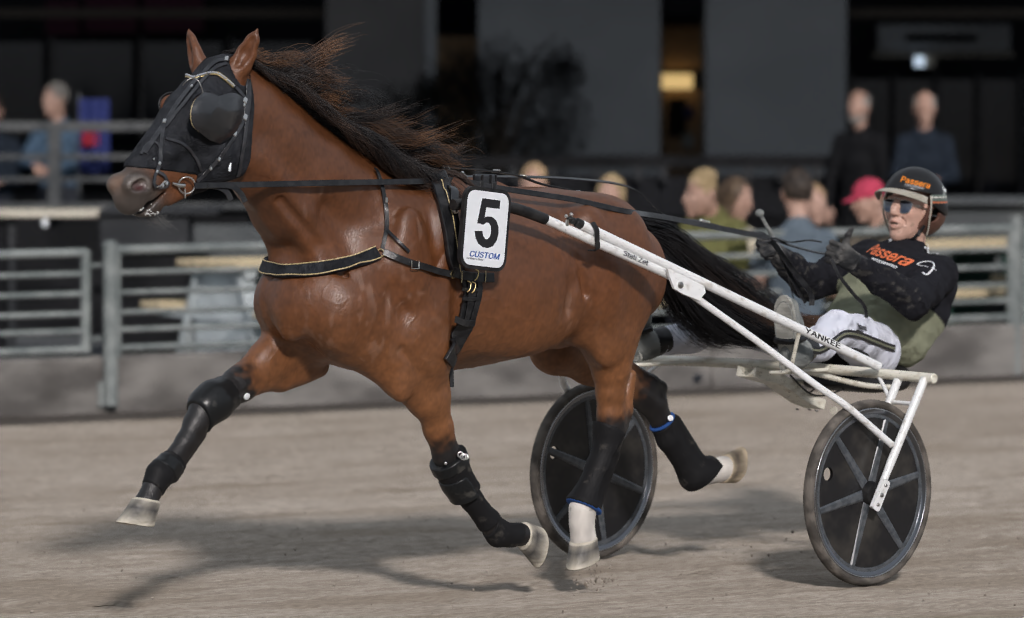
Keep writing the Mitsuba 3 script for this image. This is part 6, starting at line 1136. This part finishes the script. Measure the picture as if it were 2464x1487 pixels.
    if beard: Fb = Field([-.02, -.1, -.17], [.14, .1, .0], .006); Fb.chain([(.03, -.05, -.07, .022, .022), (.075, 0, -.092, .028, .03), (.03, .05, -.07, .022, .022)], .03); v, f = Fb.mesh(); part(t, 'beard', (hd_(v), f), beard, loc=False)
    return t
blond, brown, black_h, grey_h, ash = hair_mat('hair_blond', (.20, .145, .075), (.36, .27, .15)), hair_mat('hair_brown', (.045, .03, .02), (.10, .068, .042)), hair_mat('hair_black', (.022, .017, .014), (.05, .038, .03)), hair_mat('hair_grey', (.16, .15, .14), (.30, .29, .27)), hair_mat('hair_light_brown', (.24, .16, .09), (.38, .27, .16))
olive_c, cream, bluegrey, dk, navy, lb, grb = cloth_mat('olive_cloth', (.115, .115, .045)), cloth_mat('cream_cloth', (.50, .46, .36)), cloth_mat('blue_grey_cloth', (.105, .135, .165)), cloth_mat('black_cloth_jacket', (.008, .0085, .010)), cloth_mat('navy_cloth', (.014, .020, .030)), cloth_mat('light_blue_cloth', (.20, .25, .36)), cloth_mat('grey_brown_cloth', (.12, .105, .085))
pink = cloth_mat('pink_cap_cloth', (.46, .055, .10)); cloth_mat('dark_jeans', (.022, .025, .032))
spectator('blond spectator whose head shows just above the croup of the horse', 1468, 474, 31.9, 10, blond, dk, lean=.02, style='long', arms='table')
spectator('spectator with brown hair barely showing above the back of the horse', 1284, 446, 32.6, 0, ash, dk, lean=.0, arms='table')
spectator('blond spectator in an olive jacket looking down behind the tail of the horse', 1688, 466, 31.55, 40, blond, olive_c, lean=-.10, style='bun', turn=20, arms='table', nod=22)
spectator('spectator in a light blue shirt half hidden behind the olive jacket', 1682, 478, 32.3, 60, brown, lb, lean=-.12, turn=30, arms='table')
spectator('spectator with long brown hair and a cream jacket beside the olive jacket', 1772, 482, 31.8, -55, brown, cream, lean=-.08, style='long', turn=-20, arms='table', nod=15)
spectator('dark haired spectator in a blue grey jersey seen from behind', 1916, 468, 31.5, 170, black_h, bluegrey, lean=-.06, turn=165, arms='table', scale=1.05)
spectator('fair young spectator in dark clothes beside the blue grey jersey', 1957, 495, 32.3, -25, ash, dk, lean=-.05, turn=-10, arms='table', scale=.92)
spectator('spectator in a pink red cap and grey brown jacket left of the driver\'s helmet', 2088, 486, 31.9, 65, pink, grb, lean=-.08, style='cap', turn=40, arms='table', nod=12)
spectator('bald bearded man in black standing on the terrace behind the driver', 2064, 260, 39.2, 25, grey_h, dk, legs='black_cloth_jacket', stand=True, style='bald', arms='hang', beard='hair_grey')
spectator('man in a dark blue grey jacket standing right of the bald man', 2224, 262, 39.0, 5, grey_h, navy, legs='dark_jeans', stand=True, style='bald', arms='down')
spectator('grey haired man in a blue shirt looking over the terrace fence at the left', 131, 243, 39.4, 40, grey_h, cloth_mat('denim_cloth', (.05, .085, .13)), legs='dark_jeans', stand=True, style='short', turn=10, arms='table')
spectator('man in dark clothes at the left edge behind the terrace fence', -20, 270, 39.5, 0, black_h, navy, legs='dark_jeans', stand=True, style='short', arms='down')
